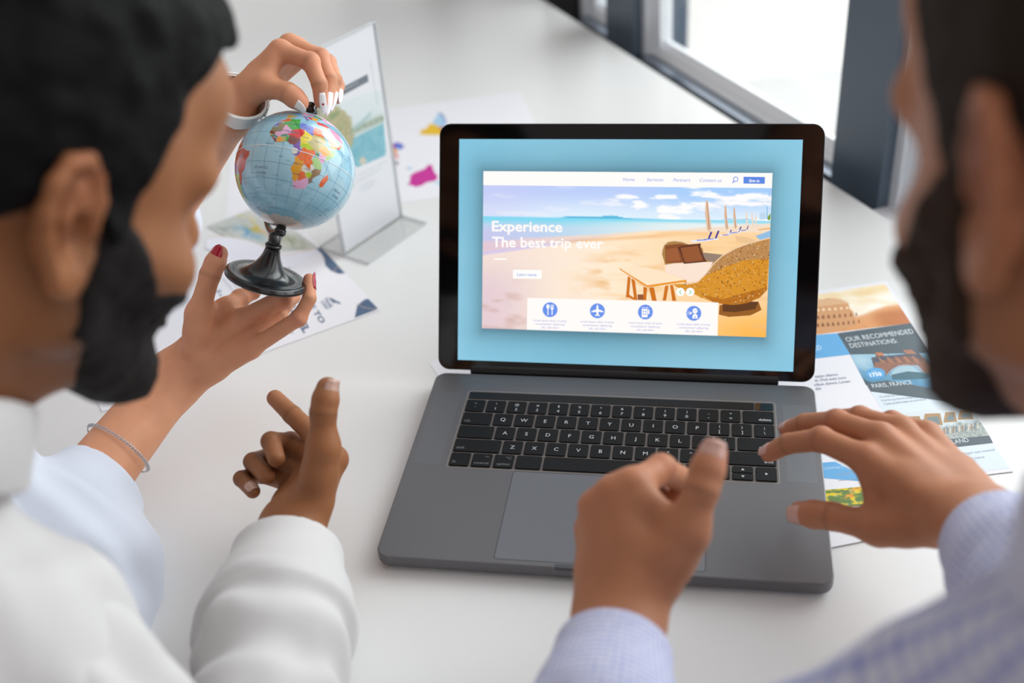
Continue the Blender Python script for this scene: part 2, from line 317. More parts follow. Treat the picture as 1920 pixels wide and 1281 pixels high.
def key_mesh(x0, y0, x1, y1, legend, kind):
    b = MB(); slab2(b, x0, y0, x1, y1, 1.6, ((Z0 - 0.5, 0), (Z0 + 0.9, 0), (Z0 + 1.25, 0.35)))
    a = Art(lambda p: np.stack([p[:, 0], p[:, 1], np.full(len(p), Z0 + 1.25)], 1), (0, 0, 1), 0.01, 0.03)
    I = [[1, 0], [0, 1]]; cx = (x0 + x1) / 2; cy = (y0 + y1) / 2
    if kind == 'c': a.text(legend, cx, cy - 2.2, 6.2, LT, 1, 'c', 0.0, A=I)
    elif kind == '2':
        a.text(legend[0], cx, cy + 1.8, 4.2, LT, 1, 'c', A=I); a.text(legend[1], cx, cy - 5.2, 5.2, LT, 1, 'c', A=I)
    elif kind == 'bl': a.text(legend, x0 + 2.4, y0 + 3.2, 4.4, MU, 1, 'l', 0.005, A=I)
    elif kind == 'br': a.text(legend, x1 - 2.4, y0 + 3.2, 4.4, LT, 1, 'r', 0.005, A=I)
    elif kind == 'fn': a.text('fn', x0 + 2.4, y0 + 3.2, 4.4, MU, 1, 'l', 0.005, A=I)
    elif kind.startswith('mod'):
        a.text(legend, cx, y0 + 3.0, 4.3, MU, 1, 'c', 0.005, A=I)
        if kind[3] == '^': a.line([(x1 - 6, y1 - 4.6), (x1 - 4.5, y1 - 3.2), (x1 - 3, y1 - 4.6)], 0.5, MU, 1)
        else: a.line([(x1 - 7.5, y1 - 3.2), (x1 - 5.8, y1 - 3.2), (x1 - 4, y1 - 5.6), (x1 - 2.4, y1 - 5.6)], 0.5, MU, 1); a.line([(x1 - 4.4, y1 - 3.2), (x1 - 2.4, y1 - 3.2)], 0.5, MU, 1)
    elif kind == 'arrow':
        s = -1 if legend == '<' else 1; a.poly([(cx + s * 1.5, cy), (cx - s * 1, cy + 1.4), (cx - s * 1, cy - 1.4)], LT)
    elif kind == 'up': a.poly([(cx, cy + 1.3), (cx - 1.4, cy - 1), (cx + 1.4, cy - 1)], LT)
    elif kind == 'dn': a.poly([(cx, cy - 1.3), (cx + 1.4, cy + 1), (cx - 1.4, cy + 1)], LT)
    V = np.array(b.v); F = [list(f) for f in b.f]; C = np.tile(lin(DK), (len(V), 1))
    if a.v: A_ = np.concatenate(a.v); F += [[i + len(V) for i in f] for f in a.f]; V = np.concatenate([V, A_]); C = np.concatenate([C, np.concatenate(a.c)])
    mesh_obj('key', V, F, M_key, well, smooth=False, cols=C)
for r, row in enumerate(rows):
    x = -KX - 1.0; y0 = YK0 + r * 18.55; y1 = y0 + 16.6
    for lg, wd, kd in row:
        xa = x + 1.0; xb = x + wd * 19.05 - 1.03
        if kd == 'split': key_mesh(xa, y0, xb, y0 + 8.0, '', 'dn'); key_mesh(xa, y0 + 8.5, xb, y1, '', 'up')
        else: key_mesh(xa, y0, xb, y1, lg, kd)
        x += wd * 19.05
b = MB(); slab2(b, -KX, YK0 + 92.9, KX - 16.5, YK1, 1.4, ((Z0 - 0.5, 0), (Z0 + 0.5, 0.2))); b.build('touch_bar', mat('touch_bar_glass', (10, 10, 13), rough=.4, spec=.3), well)
b = MB(); slab2(b, KX - 16, YK0 + 92.9, KX, YK1, 1.4, ((Z0 - 0.5, 0), (Z0 + 0.6, 0.2))); b.build('power_button', M_dark, well)
# lid
LU = np.array([1., 0, 0]); LV = np.array([0, math.cos(LA), math.sin(LA)]); LN = np.cross(LU, LV); LN = LN if LN[1] < 0 else -LN
LO = np.array([0, HY, HZ])
def lid(u, v, n=0.0): return LO + LU * u + LV * v + LN * n
def lslab(mb, u0, v0, u1, v1, r, levels, mi=0):
    rings = [[lid(x, y, n) for x, y in rrect(u0 + i, v0 + i, u1 - i, v1 - i, max(r - i, 0.3), 8)] for n, i in levels]; mb.loft(rings, True, mi)
b = MB(); lslab(b, -174.65, 1.0, 174.65, 232.2, 11, ((-5.2, 3.5), (-4.2, 1.0), (-2.8, 0), (-0.9, 0))); lidshell = b.build('lid', M_shell, lap)
b = MB(); lslab(b, -174.4, 1.2, 174.4, 232.0, 10.8, ((-0.95, 0), (-0.3, 0.1))); b.build('gasket', M_black, lidshell)
b = MB(); lslab(b, -173.6, 2.0, 173.6, 231.2, 10, ((-0.35, 0), (-0.02, 0.2))); b.build('screen_glass', M_dark, lidshell)
b = MB(); b.lathe(lid(-143, 1.0, -4.2), LU, ((5.2, 0), (6.2, 0.8), (6.2, 285.2), (5.2, 286)), 28); b.build('hinge', M_hinge, lap)
b = MB(); b.lathe(lid(0, 225.3, -0.03), LN, ((1.3, 0), (1.3, 0.03)), 20); b.build('webcam', mat('webcam_lens', (20, 22, 34), rough=0.1), lidshell)
a = Art(warp_plane(LO, LN), LN, 0.03, 0.03)
c_tl, c_tr, c_br, c_bl = (861.2, 260.8), (1505.4, 262.0), (1487.2, 697.2), (858.3, 674.8)
S_tl, S_tr, S_br, S_bl = (906.5, 321.0), (1448.5, 324.5), (1436.2, 632.6), (903.6, 615.6)
def quadxy(q, u, v):
    q = np.array(q, float); u = np.asarray(u, float); v = np.asarray(v, float)
    return ((1 - u) * (1 - v))[..., None] * q[0] + (u * (1 - v))[..., None] * q[1] + (u * v)[..., None] * q[2] + ((1 - u) * v)[..., None] * q[3]
def bgcol(u, v):   # blue desktop; the page casts the soft drop shadow that is part of the picture on the screen
    base = mixc((150, 205, 226), (120, 188, 214), 0.5 + 0.5 * vnoise(u * 3, v * 3, 2)); base = base * (1 - 0.05 * (1 - np.abs(u - .5) * 2))[:, None]
    du = np.maximum(np.maximum(0.075 - u, u - 0.905), 0) * 1.5; dv = np.maximum(np.maximum(0.15 - v, v - 0.86), 0); d = np.sqrt(du ** 2 + dv ** 2)
    return base * (1 - 0.30 * np.exp(-d / 0.045))[:, None] + (0, 2, 4)
a.grid((c_tl, c_tr, c_br, c_bl), 160, 110, bgcol, 0)
SQ = (S_tl, S_tr, S_br, S_bl); HDR = 0.088
def SP(u, v): return tuple(quadxy(SQ, np.array(u), np.array(v)))
def s_poly(p, c, ly): a.poly([SP(u, v) for u, v in p], c, ly)
def beach(u, v):
    vv = HDR + v * (1 - HDR)           # page coordinates as measured on the screen
    sky = mixc((186, 205, 248), (222, 238, 252), sst(0.1, 0.29, vv)); sky = mixc(sky, (150, 205, 250), 0.55 * sst(.45, .75, u) * sst(.30, .10, vv))
    sky = mixc(sky, (206, 205, 244), .5 * sst(.35, 0, u))
    cl = sst(.05, .5, vnoise(u * 11, vv * 26, 5)) * (0.25 + .75 * sst(.3, .6, u)); col = mixc(sky, (253, 250, 250), cl)
    for cx, cy, rx, ry in ((.645, .225, .04, .032), (.69, .22, .035, .04), (.54, .2, .028, .028), (.76, .13, .045, .03), (.63, .15, .05, .02), (.94, .14, .06, .02), (.5, .15, .04, .018)):
        d = ((u - cx) / rx) ** 2 + ((vv - cy - .3 * ry) / ry) ** 2 + 1.5 * vnoise(u * 34, vv * 60, 3) + .8 * sst(cy + .4 * ry, cy + ry, vv); col = mixc(col, (255, 253, 252), .95 * sst(1.5, .35, d))
    hz = 0.288 + .006 * u
    sea = mixc((125, 215, 240), (186, 218, 238), sst(hz, hz + .07, vv)); sea = mixc(sea, (232, 240, 240), sst(.2, .75, u) * sst(hz, hz + .03, vv)); sea = mixc(sea, (200, 196, 236), .8 * sst(.4, 0, u) * sst(hz + .02, hz + .1, vv))
    col = mixc(col, sea, sst(hz - .004, hz + .003, vv))
    sand = mixc((246, 226, 214), (255, 236, 212), sst(0, .5, u)); sand = mixc(sand, (253, 208, 150), .85 * sst(.35, .85, u)); sand = mixc(sand, (222, 196, 210), .75 * sst(.28, 0, u) * sst(.45, .8, vv)); sand = mixc(sand, (255, 176, 60), .8 * sst(.6, 1, u) * sst(.75, 1.0, vv))
    st = sst(.1, .6, vnoise(u * 7, vv * 34, 9)); sand = mixc(sand, (240, 190, 128), .5 * st * sst(.3, .6, u)); sand = mixc(sand, (205, 170, 160), .55 * sst(.15, .6, vnoise(u * 9 + 3, vv * 15, 12)) * sst(.62, .85, vv) * sst(.45, .1, u))
    shore = .40 + .05 * (1 - u / .6) - .035 * (u / .6) + .006 * vnoise(u * 20, vv * 0 + 1, 4)
    wet = mixc((226, 200, 214), (244, 222, 200), sst(0, .5, u))
    col = mixc(col, wet, sst(shore - .01, shore + .004, vv)); s2 = .53 - .13 * np.minimum(u / .45, 1.3); col = mixc(col, sand, sst(s2 - .004, s2 + .01, vv))
    col = mixc(col, (205, 200, 246), .7 * np.exp(-((vv - s2 + .005) / .010) ** 2) * sst(.5, .2, u))
    col = mixc(col, (236, 176, 112), .55 * np.exp(-((vv - (.445 - .14 * (u - .25))) / .012) ** 2) * sst(.2, .35, u) * sst(.75, .6, u))
    sh = sst(.0, .45, vnoise(u * 10, vv * 22, 21)) * np.exp(-(((u - .5) / .12) ** 2 + ((vv - .66) / .14) ** 2)); col = mixc(col, (228, 160, 84), .8 * sh)
    hill = hz - .002 - .016 * np.maximum(0, np.exp(-((u - .45) / .035) ** 2) + .55 * np.exp(-((u - .38) / .05) ** 2) + .35 * np.exp(-((u - .3) / .04) ** 2)); col = mixc(col, (92, 186, 222), sst(hill - .002, hill + .001, vv) * sst(hz + .004, hz, vv) * sst(.25, .3, u) * sst(.66, .56, u))
    return col
a.grid([SP(0, HDR), SP(1, HDR), SP(1, 1), SP(0, 1)], 260, 150, beach, 1)
s_poly([(0, 0), (1, 0), (1, HDR + .004), (0, HDR + .001)], (254, 250, 247), 3)
# zoom coordinates of the page picture -> photograph coordinates
Z = lambda x, y: (900 + x * 0.29167, 310 + y * 0.29167)
zp = lambda pts, c, ly=2: a.poly([Z(*p) for p in pts], c, ly)
for x, y, h, wd in ((1455, 225, 205, 30), (1575, 255, 165, 20), (1632, 268, 145, 18), (1712, 290, 105, 12), (1748, 300, 100, 11), (1770, 306, 95, 10)):
    zp([(x - wd * .1, y), (x + wd * .35, y + 6), (x + wd * .55, y + h * .3), (x + wd * 1.1, y + h * .9), (x + wd * .6, y + h), (x + wd * .1, y + h * .9), (x - wd * .3, y + h * .4)], (226, 190, 160) if wd > 15 else (240, 214, 196))
    if wd > 15: zp([(x + wd * .1, y + 8), (x + wd * .25, y + 10), (x + wd * .75, y + h * .9), (x + wd * .5, y + h * .92)], (186, 140, 112), 3)
for x, y, s in ((1462, 478, 1.0), (1508, 472, 1.0), (1600, 445, .6), (1660, 430, .7), (1712, 415, .5)):
    zp([(x, y), (x + 12 * s, y), (x + 32 * s, y - 50 * s), (x + 20 * s, y - 52 * s)], (58, 56, 150)); zp([(x - 110 * s, y + 6 * s), (x + 20 * s, y - 4 * s), (x + 24 * s, y + 6 * s), (x - 96 * s, y + 18 * s)], (232, 236, 250)); zp([(x - 70 * s, y + 2), (x - 6 * s, y - 2), (x - 6 * s, y + 4), (x - 66 * s, y + 8)], (110, 130, 216), 3)
zp([(1640, 455), (1700, 460), (1775, 480), (1735, 508), (1650, 490)], (236, 196, 148)); zp([(1780, 410), (1866, 400), (1866, 412), (1800, 420)], (240, 190, 130)); zp([(1770, 455), (1866, 420), (1866, 462), (1800, 480)], (146, 190, 226))
zp([(1797, 306), (1836, 300), (1836, 348), (1797, 350)], (190, 216, 238)); zp([(1842, 264), (1850, 264), (1850, 346), (1840, 346)], (150, 200, 230)); zp([(1846, 335), (1868, 308), (1866, 352), (1850, 352)], (120, 160, 60)); zp([(1540, 352), (1600, 340), (1640, 346), (1720, 342), (1760, 350), (1700, 356)], (176, 214, 234))
zp([(1540, 900), (1640, 880), (1790, 876), (1810, 930), (1740, 965), (1600, 975), (1535, 960)], (150, 92, 34)); zp([(1560, 890), (1700, 870), (1790, 880), (1770, 925), (1640, 945), (1560, 940)], (98, 58, 26), 3)
# wicker sofa
back = [(1170, 570), (1180, 520), (1205, 495), (1250, 488), (1300, 494), (1345, 510), (1430, 530), (1440, 580), (1500, 570), (1565, 575), (1500, 640), (1320, 660), (1195, 660)]
zp(back, (172, 126, 66)); zp([(1430, 560), (1560, 575), (1495, 625), (1440, 600)], (150, 128, 112), 3)
zp([(1190, 640), (1250, 630), (1500, 620), (1460, 690), (1400, 745), (1330, 752), (1190, 690)], (250, 226, 208), 3)
zp([(1190, 683), (1325, 735), (1330, 760), (1180, 695)], (196, 130, 84), 3)
bowl = [(1325, 762), (1400, 752), (1450, 700), (1500, 635), (1560, 580), (1640, 535), (1740, 498), (1862, 470), (1856, 640), (1846, 800), (1800, 850), (1720, 885), (1640, 898), (1560, 893), (1500, 880), (1420, 850), (1380, 830), (1330, 815), (1260, 780), (1240, 765)]
bp = np.array(bowl, float)
zp(bowl, (216, 146, 40), 3); zp([(1420, 830), (1560, 860), (1846, 780), (1846, 800), (1800, 850), (1720, 885), (1640, 898), (1560, 893), (1500, 880)], (186, 112, 24), 4)
zp([(1440, 715), (1500, 640), (1560, 584), (1640, 540), (1740, 503), (1862, 475), (1858, 600), (1700, 610), (1560, 660)], (188, 138, 84), 4)
def inpoly(px, py, poly):
    r = np.zeros(len(px), bool); q = np.asarray(poly, float); j = len(q) - 1
    for i in range(len(q)):
        (xi, yi), (xj, yj) = q[i], q[j]; r ^= ((yi > py) != (yj > py)) & (px < (xj - xi) * (py - yi) / (yj - yi + 1e-12) + xi); j = i
    return r
hx = rng.uniform(1300, 1860, 900); hy = rng.uniform(480, 895, 900); ok = inpoly(hx, hy, bowl)
for x, y in zip(hx[ok], hy[ok]):
    r = rng.uniform(1.5, 5.5); t = rng.uniform(0, PI); e = rng.uniform(.35, .9)
    a.poly([Z(x + r * math.cos(k * PI / 3) * math.cos(t) - e * r * math.sin(k * PI / 3) * math.sin(t), y + r * math.cos(k * PI / 3) * math.sin(t) + e * r * math.sin(k * PI / 3) * math.cos(t)) for k in range(6)], [(120, 66, 22), (96, 60, 40), (150, 84, 16), (226, 200, 150)][rng.integers(0, 4)], 5)
hx = rng.uniform(1300, 1860, 260); hy = rng.uniform(480, 895, 260); ok = inpoly(hx, hy, bowl)
for x, y in zip(hx[ok], hy[ok]):
    t = rng.uniform(0, PI); l = rng.uniform(8, 22); a.line([Z(x, y), Z(x + l * math.cos(t), y + l * math.sin(t))], .35, (226, 160, 60), 5)
rim = [Z(*p) for p in ((1175, 690), (1165, 600), (1172, 545), (1182, 515), (1208, 492), (1250, 486), (1300, 492), (1345, 508))]; a.line(rim, 1.4, (232, 206, 180), 6)
a.line([Z(*p) for p in ((1195, 688), (1330, 765), (1400, 750), (1450, 700), (1500, 635), (1560, 580), (1640, 535), (1740, 498), (1862, 468))], 2.0, (236, 206, 176), 6)
zp([(1190, 515), (1290, 505), (1330, 512), (1300, 560), (1305, 625), (1195, 628)], (136, 76, 42), 6); zp([(1196, 540), (1270, 530), (1290, 615), (1200, 620)], (158, 92, 52), 7)
zp([(1270, 528), (1335, 510), (1420, 502), (1418, 530), (1440, 590), (1458, 620), (1380, 628), (1310, 634), (1300, 600), (1285, 560)], (98, 52, 34), 7); zp([(1290, 532), (1400, 515), (1415, 560), (1436, 612), (1320, 624), (1304, 585)], (150, 86, 48), 8)
# side table
zp([(895, 668), (1075, 785), (1327, 748), (1327, 735), (1080, 770), (905, 660)], (232, 146, 22), 7); zp([(900, 664), (1075, 772), (1325, 736), (1170, 678), (1060, 655)], (252, 228, 196), 8)
for q_ in ([(950, 712), (968, 722), (958, 850), (938, 850)], [(972, 725), (996, 740), (1012, 866), (992, 866)], [(1050, 780), (1075, 788), (1068, 868), (1050, 868)], [(1086, 786), (1118, 784), (1136, 872), (1106, 872)], [(1190, 775), (1212, 772), (1196, 870), (1174, 870)], [(1222, 770), (1240, 768), (1262, 872), (1236, 872)], [(950, 826), (1006, 862), (990, 866), (946, 846)]): zp(q_, (206, 112, 20), 6)
zp([(1012, 830), (1052, 830), (1052, 866), (1014, 866)], (150, 88, 50), 5)
# page writing and controls
WH = (255, 252, 250); BL_ = (120, 146, 226); BT = (96, 140, 226)
def stext(t, x, y, size, c, ly=9, al='l', bold=0.0, shear=0.0, wfit=None):
    p = np.array([x, y], float); r = 0.004 + 0.024 * (y - 320) / 310; q = 0.006 * (x - 900) / 540
    a.text(t, x, y, size, c, ly, al, bold, shear, A=[[1, -q], [r, -1]], wfit=wfit)
stext('Home', 1168, 339.6, 9.0, BL_, shear=.25, wfit=22); stext('Services', 1212.5, 340, 9.0, BL_, shear=.25, wfit=31.5); stext('Partners', 1262, 340.6, 9.0, BL_, shear=.25, wfit=32.5); stext('Contact us', 1312, 341, 9.0, BL_, shear=.25, wfit=41.5)
ang = np.linspace(0, 2 * PI, 19); a.line([(1379.3 + 4.2 * math.cos(t), 336.2 + 4.2 * math.sin(t)) for t in ang], 1.5, BT, 9); a.line([(1376.6, 339.4), (1373.4, 343.4)], 2.0, BT, 9)
a.poly([(1394.2, 331.5), (1434.2, 332), (1433.8, 344.8), (1393.8, 344.3)], (92, 136, 226), 9); stext('Sign in', 1404, 341.6, 7.4, WH, 10, bold=.02, shear=.2, wfit=20)
stext('Experience', 922.5, 433.2, 27, (254, 250, 246), bold=.022, wfit=132); stext('The best trip ever', 922.5, 462.8, 27, (254, 250, 246), bold=.022, wfit=208.5)
a.poly([(926, 484.4), (950, 484.8), (950, 487.4), (926, 487)], WH, 9)
for i, (t, wf) in enumerate((('Lorem ipsum dolor sit amet, consectetuer adipiscing elit,', 142), ('sed diam nonummy nibh euismod tincidunt ut laoreet', 158), ('dolore magna aliquam erat volutpat.', 108))): stext(t, 962, 482 + i * 8.2, 6.0, (246, 230, 222), wfit=wf)
a.poly([(962, 505.8), (1016, 506.6), (1015.6, 523.2), (961.8, 522.2)], WH, 9); stext('Learn more.', 969, 517.4, 8.4, (84, 124, 210), 10, shear=.25, wfit=38)
for x, s in ((1275.8, -1), (1294.2, 1)):
    a.circ(x, 547.6, 7.9, WH, 9); a.line([(x - s * 1.8, 543.8), (x + s * 2.0, 547.7), (x - s * 1.8, 551.6)], 1.3, (90, 200, 150), 10)
a.poly([(989, 558.6), (1347, 567.4), (1345.4, 629.8), (987.8, 618.4)], (254, 249, 246), 9)
for i, (x, y) in enumerate(((1031.5, 580.8), (1120.2, 583), (1210.1, 585.2), (1300.8, 587.6))):
    a.circ(x, y, 14.0, (104, 146, 234), 10)
    for j, (t, wf) in enumerate((('Lorem ipsum dolor sit amet,', 63), ('consectetuer adipiscing', 55), ('elit, sed diam', 32))): stext(t, x, y + 22.6 + j * 6.4, 6.0, (150, 160, 222), 10, 'c', .0, .25, wfit=wf)
x, y = 1031.5, 580.8; a.circ(x - 4, y - 6, 3.0, WH, 11, 4.2); a.rect(x - 4.9, y - 3, x - 3.1, y + 10, WH, 11); a.rect(x + 2.9, y - 2, x + 4.7, y + 10, WH, 11); a.rect(x + 1.2, y - 4, x + 6.4, y - .5, WH, 11)
for k in range(3): a.rect(x + 1.2 + 2.1 * k, y - 9.5, x + 2.3 + 2.1 * k, y - 3, WH, 11)
x, y = 1120.2, 583; a.circ(x, y - 1, 2.1, WH, 11, 10.5); a.poly([(x, y - 3.5), (x + 11.5, y + .8), (x + 11.5, y + 2.6), (x, y + 1.6), (x - 11.5, y + 2.6), (x - 11.5, y + .8)], WH, 11); a.poly([(x, y + 5.5), (x + 4.8, y + 8.4), (x + 4.8, y + 9.8), (x, y + 8.8), (x - 4.8, y + 9.8), (x - 4.8, y + 8.4)], WH, 11)
for k in (-6.5, 6.5): a.circ(x + k, y + .2, 1.2, WH, 11, 2.2)
x, y = 1210.1, 585.2; a.rect(x - 6.8, y - 5.6, x + 4.2, y + 9.8, WH, 11); a.rect(x + 5.2, y - 4.6, x + 7.6, y + 3.8, WH, 11)
for k in range(5): a.circ(x - 5.6 + 2.6 * k, y - 8, .9, WH, 11)
for i in (0, 1):
    for j in (0, 1): a.rect(x - 4.4 + 4.2 * i, y - 2.6 + 5 * j, x - 2.2 + 4.2 * i, y + .2 + 5 * j, (104, 146, 234), 12)
x, y = 1300.8, 587.6; a.circ(x + 2.4, y - 4.6, 4.9, WH, 11); a.poly([(x - 3, y + 9.6), (x - 1.8, y + 2.8), (x + 2.4, y + .6), (x + 6.4, y + 2.8), (x + 7.6, y + 9.6)], WH, 11); a.line([(x - 1.6, y - 5), (x + 6.6, y - 5)], .8, (104, 146, 234), 12)
a.poly([(x - 2.4, y - .4), (x - 7.6, y - 3.4), (x - 7.6, y + 2.6)], WH, 11); a.poly([(x + 2.4, y + 3), (x + 3.4, y + 8.6), (x + 1.4, y + 8.6)], (104, 146, 234), 12)
for k in (-3.2, -.4, 2.4): a.line([(x - 12.4, y + k * 1.1), (x - 9, y + k * .9)], .8, WH, 11)
a.build('display', M_screen, lidshell, label='lit display with a beach travel web page')

# ------------------------------------------------------------------ printed papers on the table
M_paper = mat('white_paper', (236, 236, 242), rough=0.6)
M_print = attr_mat('printed_paper', rough=0.5, spec=0.35)
PAPER = (234, 235, 245)
def sheet(name, px, z, m, label, cat, thick=0.25, group=None):
    """px: corners given either as photo pixels (2-tuple) or mm points (3-tuple)"""
    P = [np.array(p, float) if len(p) == 3 else onz(p[0], p[1], z) for p in px]; c = sum(P) / len(P); t = thing(name, (c[0], c[1], z - thick), label, cat, group)
    b = MB(); b.loft([[p * [1, 1, 0] + [0, 0, z - thick] for p in P], [p * [1, 1, 0] + [0, 0, z] for p in P]]); b.build('paper', M_paper, t); return t, P
def art_z(z, base=0.02): return Art(warp_z(z), (0, 0, 1), 0.02, base)
def txt(a, t, p0, p1, size, c, ly=3, up=(0.0, -1.0), bold=0.0, shear=0.0):
    """one line of writing between two photo points; up is the direction of the capitals, in px"""
    p0 = np.array(p0, float); p1 = np.array(p1, float); d = p1 - p0; l = np.linalg.norm(d); a.text(t, p0[0], p0[1], size, c, ly, 'l', bold, shear, A=np.stack([d / l, np.array(up)], 1), wfit=l)
NAVY = (78, 100, 132)
# A3 print with coloured map patches
B0 = np.array([-200.7, 952.4, 0]); du = np.array([.947, .32, 0]); dv = np.array([.32, -.947, 0])
mp_, _ = sheet('map_print', [tuple(B0 + du * a_ + dv * b_) for a_, b_ in ((-420, 0), (0, 0), (0, 297), (-420, 297))], 0.3, M_paper, 'white sheet printed with coloured map patches, lying behind the acrylic stand and the laptop', 'map')
a = art_z(0.3)
Q = lambda x, y: (570 + x * .3279, 80 + y * .3279)
def qp(pts, c, ly=1): a.poly([Q(*p) for p in pts], c, ly)
qp([(586, 816), (606, 796), (608, 760), (630, 744), (690, 722), (712, 698), (732, 700), (742, 735), (768, 770), (750, 790), (700, 800), (676, 816), (640, 826), (606, 812)], (200, 34, 150))
qp([(660, 524), (672, 498), (700, 490), (712, 470), (735, 462), (775, 482), (800, 500), (800, 528), (700, 528)], (230, 186, 14)); qp([(735, 460), (752, 430), (765, 420), (756, 400), (778, 404), (800, 430), (810, 480), (775, 482)], (166, 206, 236)); qp([(770, 400), (790, 405), (812, 440), (812, 480), (802, 440)], (120, 130, 190), 2); qp([(770, 486), (800, 480), (810, 496), (786, 500)], (196, 60, 90), 2)
qp([(500, 578), (540, 570), (575, 590), (555, 612), (520, 606), (504, 600)], (86, 76, 190)); qp([(520, 590), (560, 588), (550, 606), (526, 606)], (92, 140, 226), 2); qp([(500, 588), (515, 584), (520, 606), (504, 612)], (210, 30, 50), 3); qp([(506, 606), (532, 612), (535, 632), (512, 634)], (236, 160, 40), 2); qp([(514, 646), (544, 646), (542, 658), (516, 660)], (224, 110, 70)); qp([(512, 630), (530, 634), (520, 646), (512, 644)], (200, 40, 130), 3); qp([(516, 672), (545, 690), (530, 700), (514, 690)], (120, 70, 120))
qp([(582, 716), (614, 710), (622, 720), (592, 728)], (176, 206, 232)); qp([(740, 800), (790, 790), (800, 812), (770, 812)], (180, 216, 240)); qp([(400, 600), (440, 560), (470, 620), (440, 700), (410, 660)], (60, 170, 90)); qp([(300, 660), (340, 640), (350, 700), (310, 720)], (230, 120, 30))
a.build('map_artwork', M_print, mp_)

# welcome leaflet under the globe
c1 = onz(714, 582); c2 = onz(250, 752); c3 = onz(384, 424); 
u_ = unit(c2 - c1); v_ = np.array([-u_[1], u_[0], 0]); v_ = v_ if v_ @ (onz(590, 440) - c1) > 0 else -v_
LW, LH = 297, 210
W4 = [c1, c1 + u_ * LW, c1 + u_ * LW + v_ * LH, c1 + v_ * LH]
lf, _ = sheet('travel_leaflet', [tuple(p) for p in W4], 0.7, M_paper, 'white travel leaflet reading WELCOME TO TRAVEL with navy blobs, under the globe', 'leaflet')
a = art_z(0.7)
Q3 = lambda x, y: (340 + x * .25, 400 + y * .25)
def q3(pts, c, ly=1): a.poly([Q3(*p) for p in pts], c, ly)
def photo3(u, v):
    n = vnoise(u * 14, v * 7, 31); n2 = vnoise(u * 30 + 5, v * 16, 33)
    c = mixc((176, 182, 178), (222, 222, 216), .5 + .5 * n); c = mixc(c, (66, 150, 200), sst(.1, .3, n2 + .25) * np.exp(-(((u - .36) / .13) ** 2 + ((v - .42) / .2) ** 2) * 1.2)); c = mixc(c, (190, 168, 60), sst(0, .3, n) * np.exp(-(((u - .52) / .12) ** 2 + ((v - .3) / .3) ** 2)))
    c = mixc(c, (110, 122, 64), .9 * np.exp(-(((u - .75) / .14) ** 2 + ((v - .8) / .16) ** 2)) * sst(-.4, .3, n2)); c = mixc(c, (206, 168, 140), .8 * np.exp(-(((u - .58) / .05) ** 2 + ((v - .55) / .14) ** 2))); c = mixc(c, (120, 130, 132), .7 * np.exp(-(((u - .14) / .12) ** 2 + ((v - .2) / .14) ** 2)) * sst(-.3, .4, n2)); return c
a.grid([Q3(190, 100), Q3(600, -60), Q3(1040, 270), Q3(560, 300)], 90, 60, photo3, 1)
a.poly([Q3(*p) for p in ((188, 190), (330, 176), (480, 200), (600, 240), (700, 300), (800, 318), (900, 292), (1000, 266), (1020, 290), (860, 420), (500, 420), (180, 260))], PAPER, 2)
a.line([Q3(*p) for p in ((188, 186), (330, 174), (480, 196), (600, 240), (700, 298), (800, 316), (900, 292), (1000, 268))], .9, (226, 196, 172), 3)
q3([(1010, 268), (1045, 262), (1090, 300), (1228, 450), (1180, 455), (1120, 430), (1080, 390), (1072, 340), (1050, 300)], NAVY, 3); q3([(1300, 785), (1312, 730), (1320, 690), (1370, 650), (1402, 640), (1478, 718)], NAVY, 3)
a.line([Q3(*p) for p in ((1135, 445), (1160, 410), (1200, 400))], .7, (220, 190, 160), 4); a.line([Q3(*p) for p in ((1310, 676), (1360, 704), (1410, 716), (1474, 718))], .8, (220, 190, 160), 4)
upd = (0.93, -0.36)       # capitals point this way in the photo: the leaflet is turned sideways
D_ = lambda x, y: Q3(x, y)
txt(a, 'WELCOME TO', D_(770, 420), D_(1046, 828), 14.5, NAVY, 4, up=upd, bold=.03)
txt(a, 'TRAVEL', D_(760, 640), D_(920, 900), 20, NAVY, 4, up=upd, bold=.04)
txt(a, 'BUSINESS', D_(740, 770), D_(822, 908), 8.5, (110, 124, 150), 4, up=upd)
for k_, (x, y) in enumerate(((708, 800), (686, 815), (664, 830), (640, 845))): txt(a, 'Lorem ipsum dolor sit amet', D_(x, y), D_(x + 70, y + 122), 5, (150, 160, 180), 4, up=upd)
txt(a, 'TRAVEL', D_(1068, 640), D_(1118, 712), 8.5, NAVY, 4, up=upd, bold=.03); txt(a, 'LOGO', D_(1046, 664), D_(1088, 722), 8.5, NAVY, 4, up=upd, bold=.03)
q3([(1110, 632), (1130, 640), (1168, 660), (1190, 668), (1196, 682), (1170, 676), (1150, 668), (1142, 680), (1134, 664), (1112, 648)], NAVY, 4)
for (x, y), (x2, y2) in (((330, 440), (455, 612)), ((306, 490), (395, 600)), ((470, 490), (500, 540))): txt(a, 'Lorem ipsum dolor sit amet', D_(x, y), D_(x2, y2), 5.5, (120, 132, 156), 4, up=upd)
for x, y in ((262, 585), (285, 610), (280, 580)): q3([(x, y), (x + 12, y - 6), (x + 18, y + 8), (x + 6, y + 14)], NAVY, 4)
a.build('leaflet_artwork', M_print, lf)

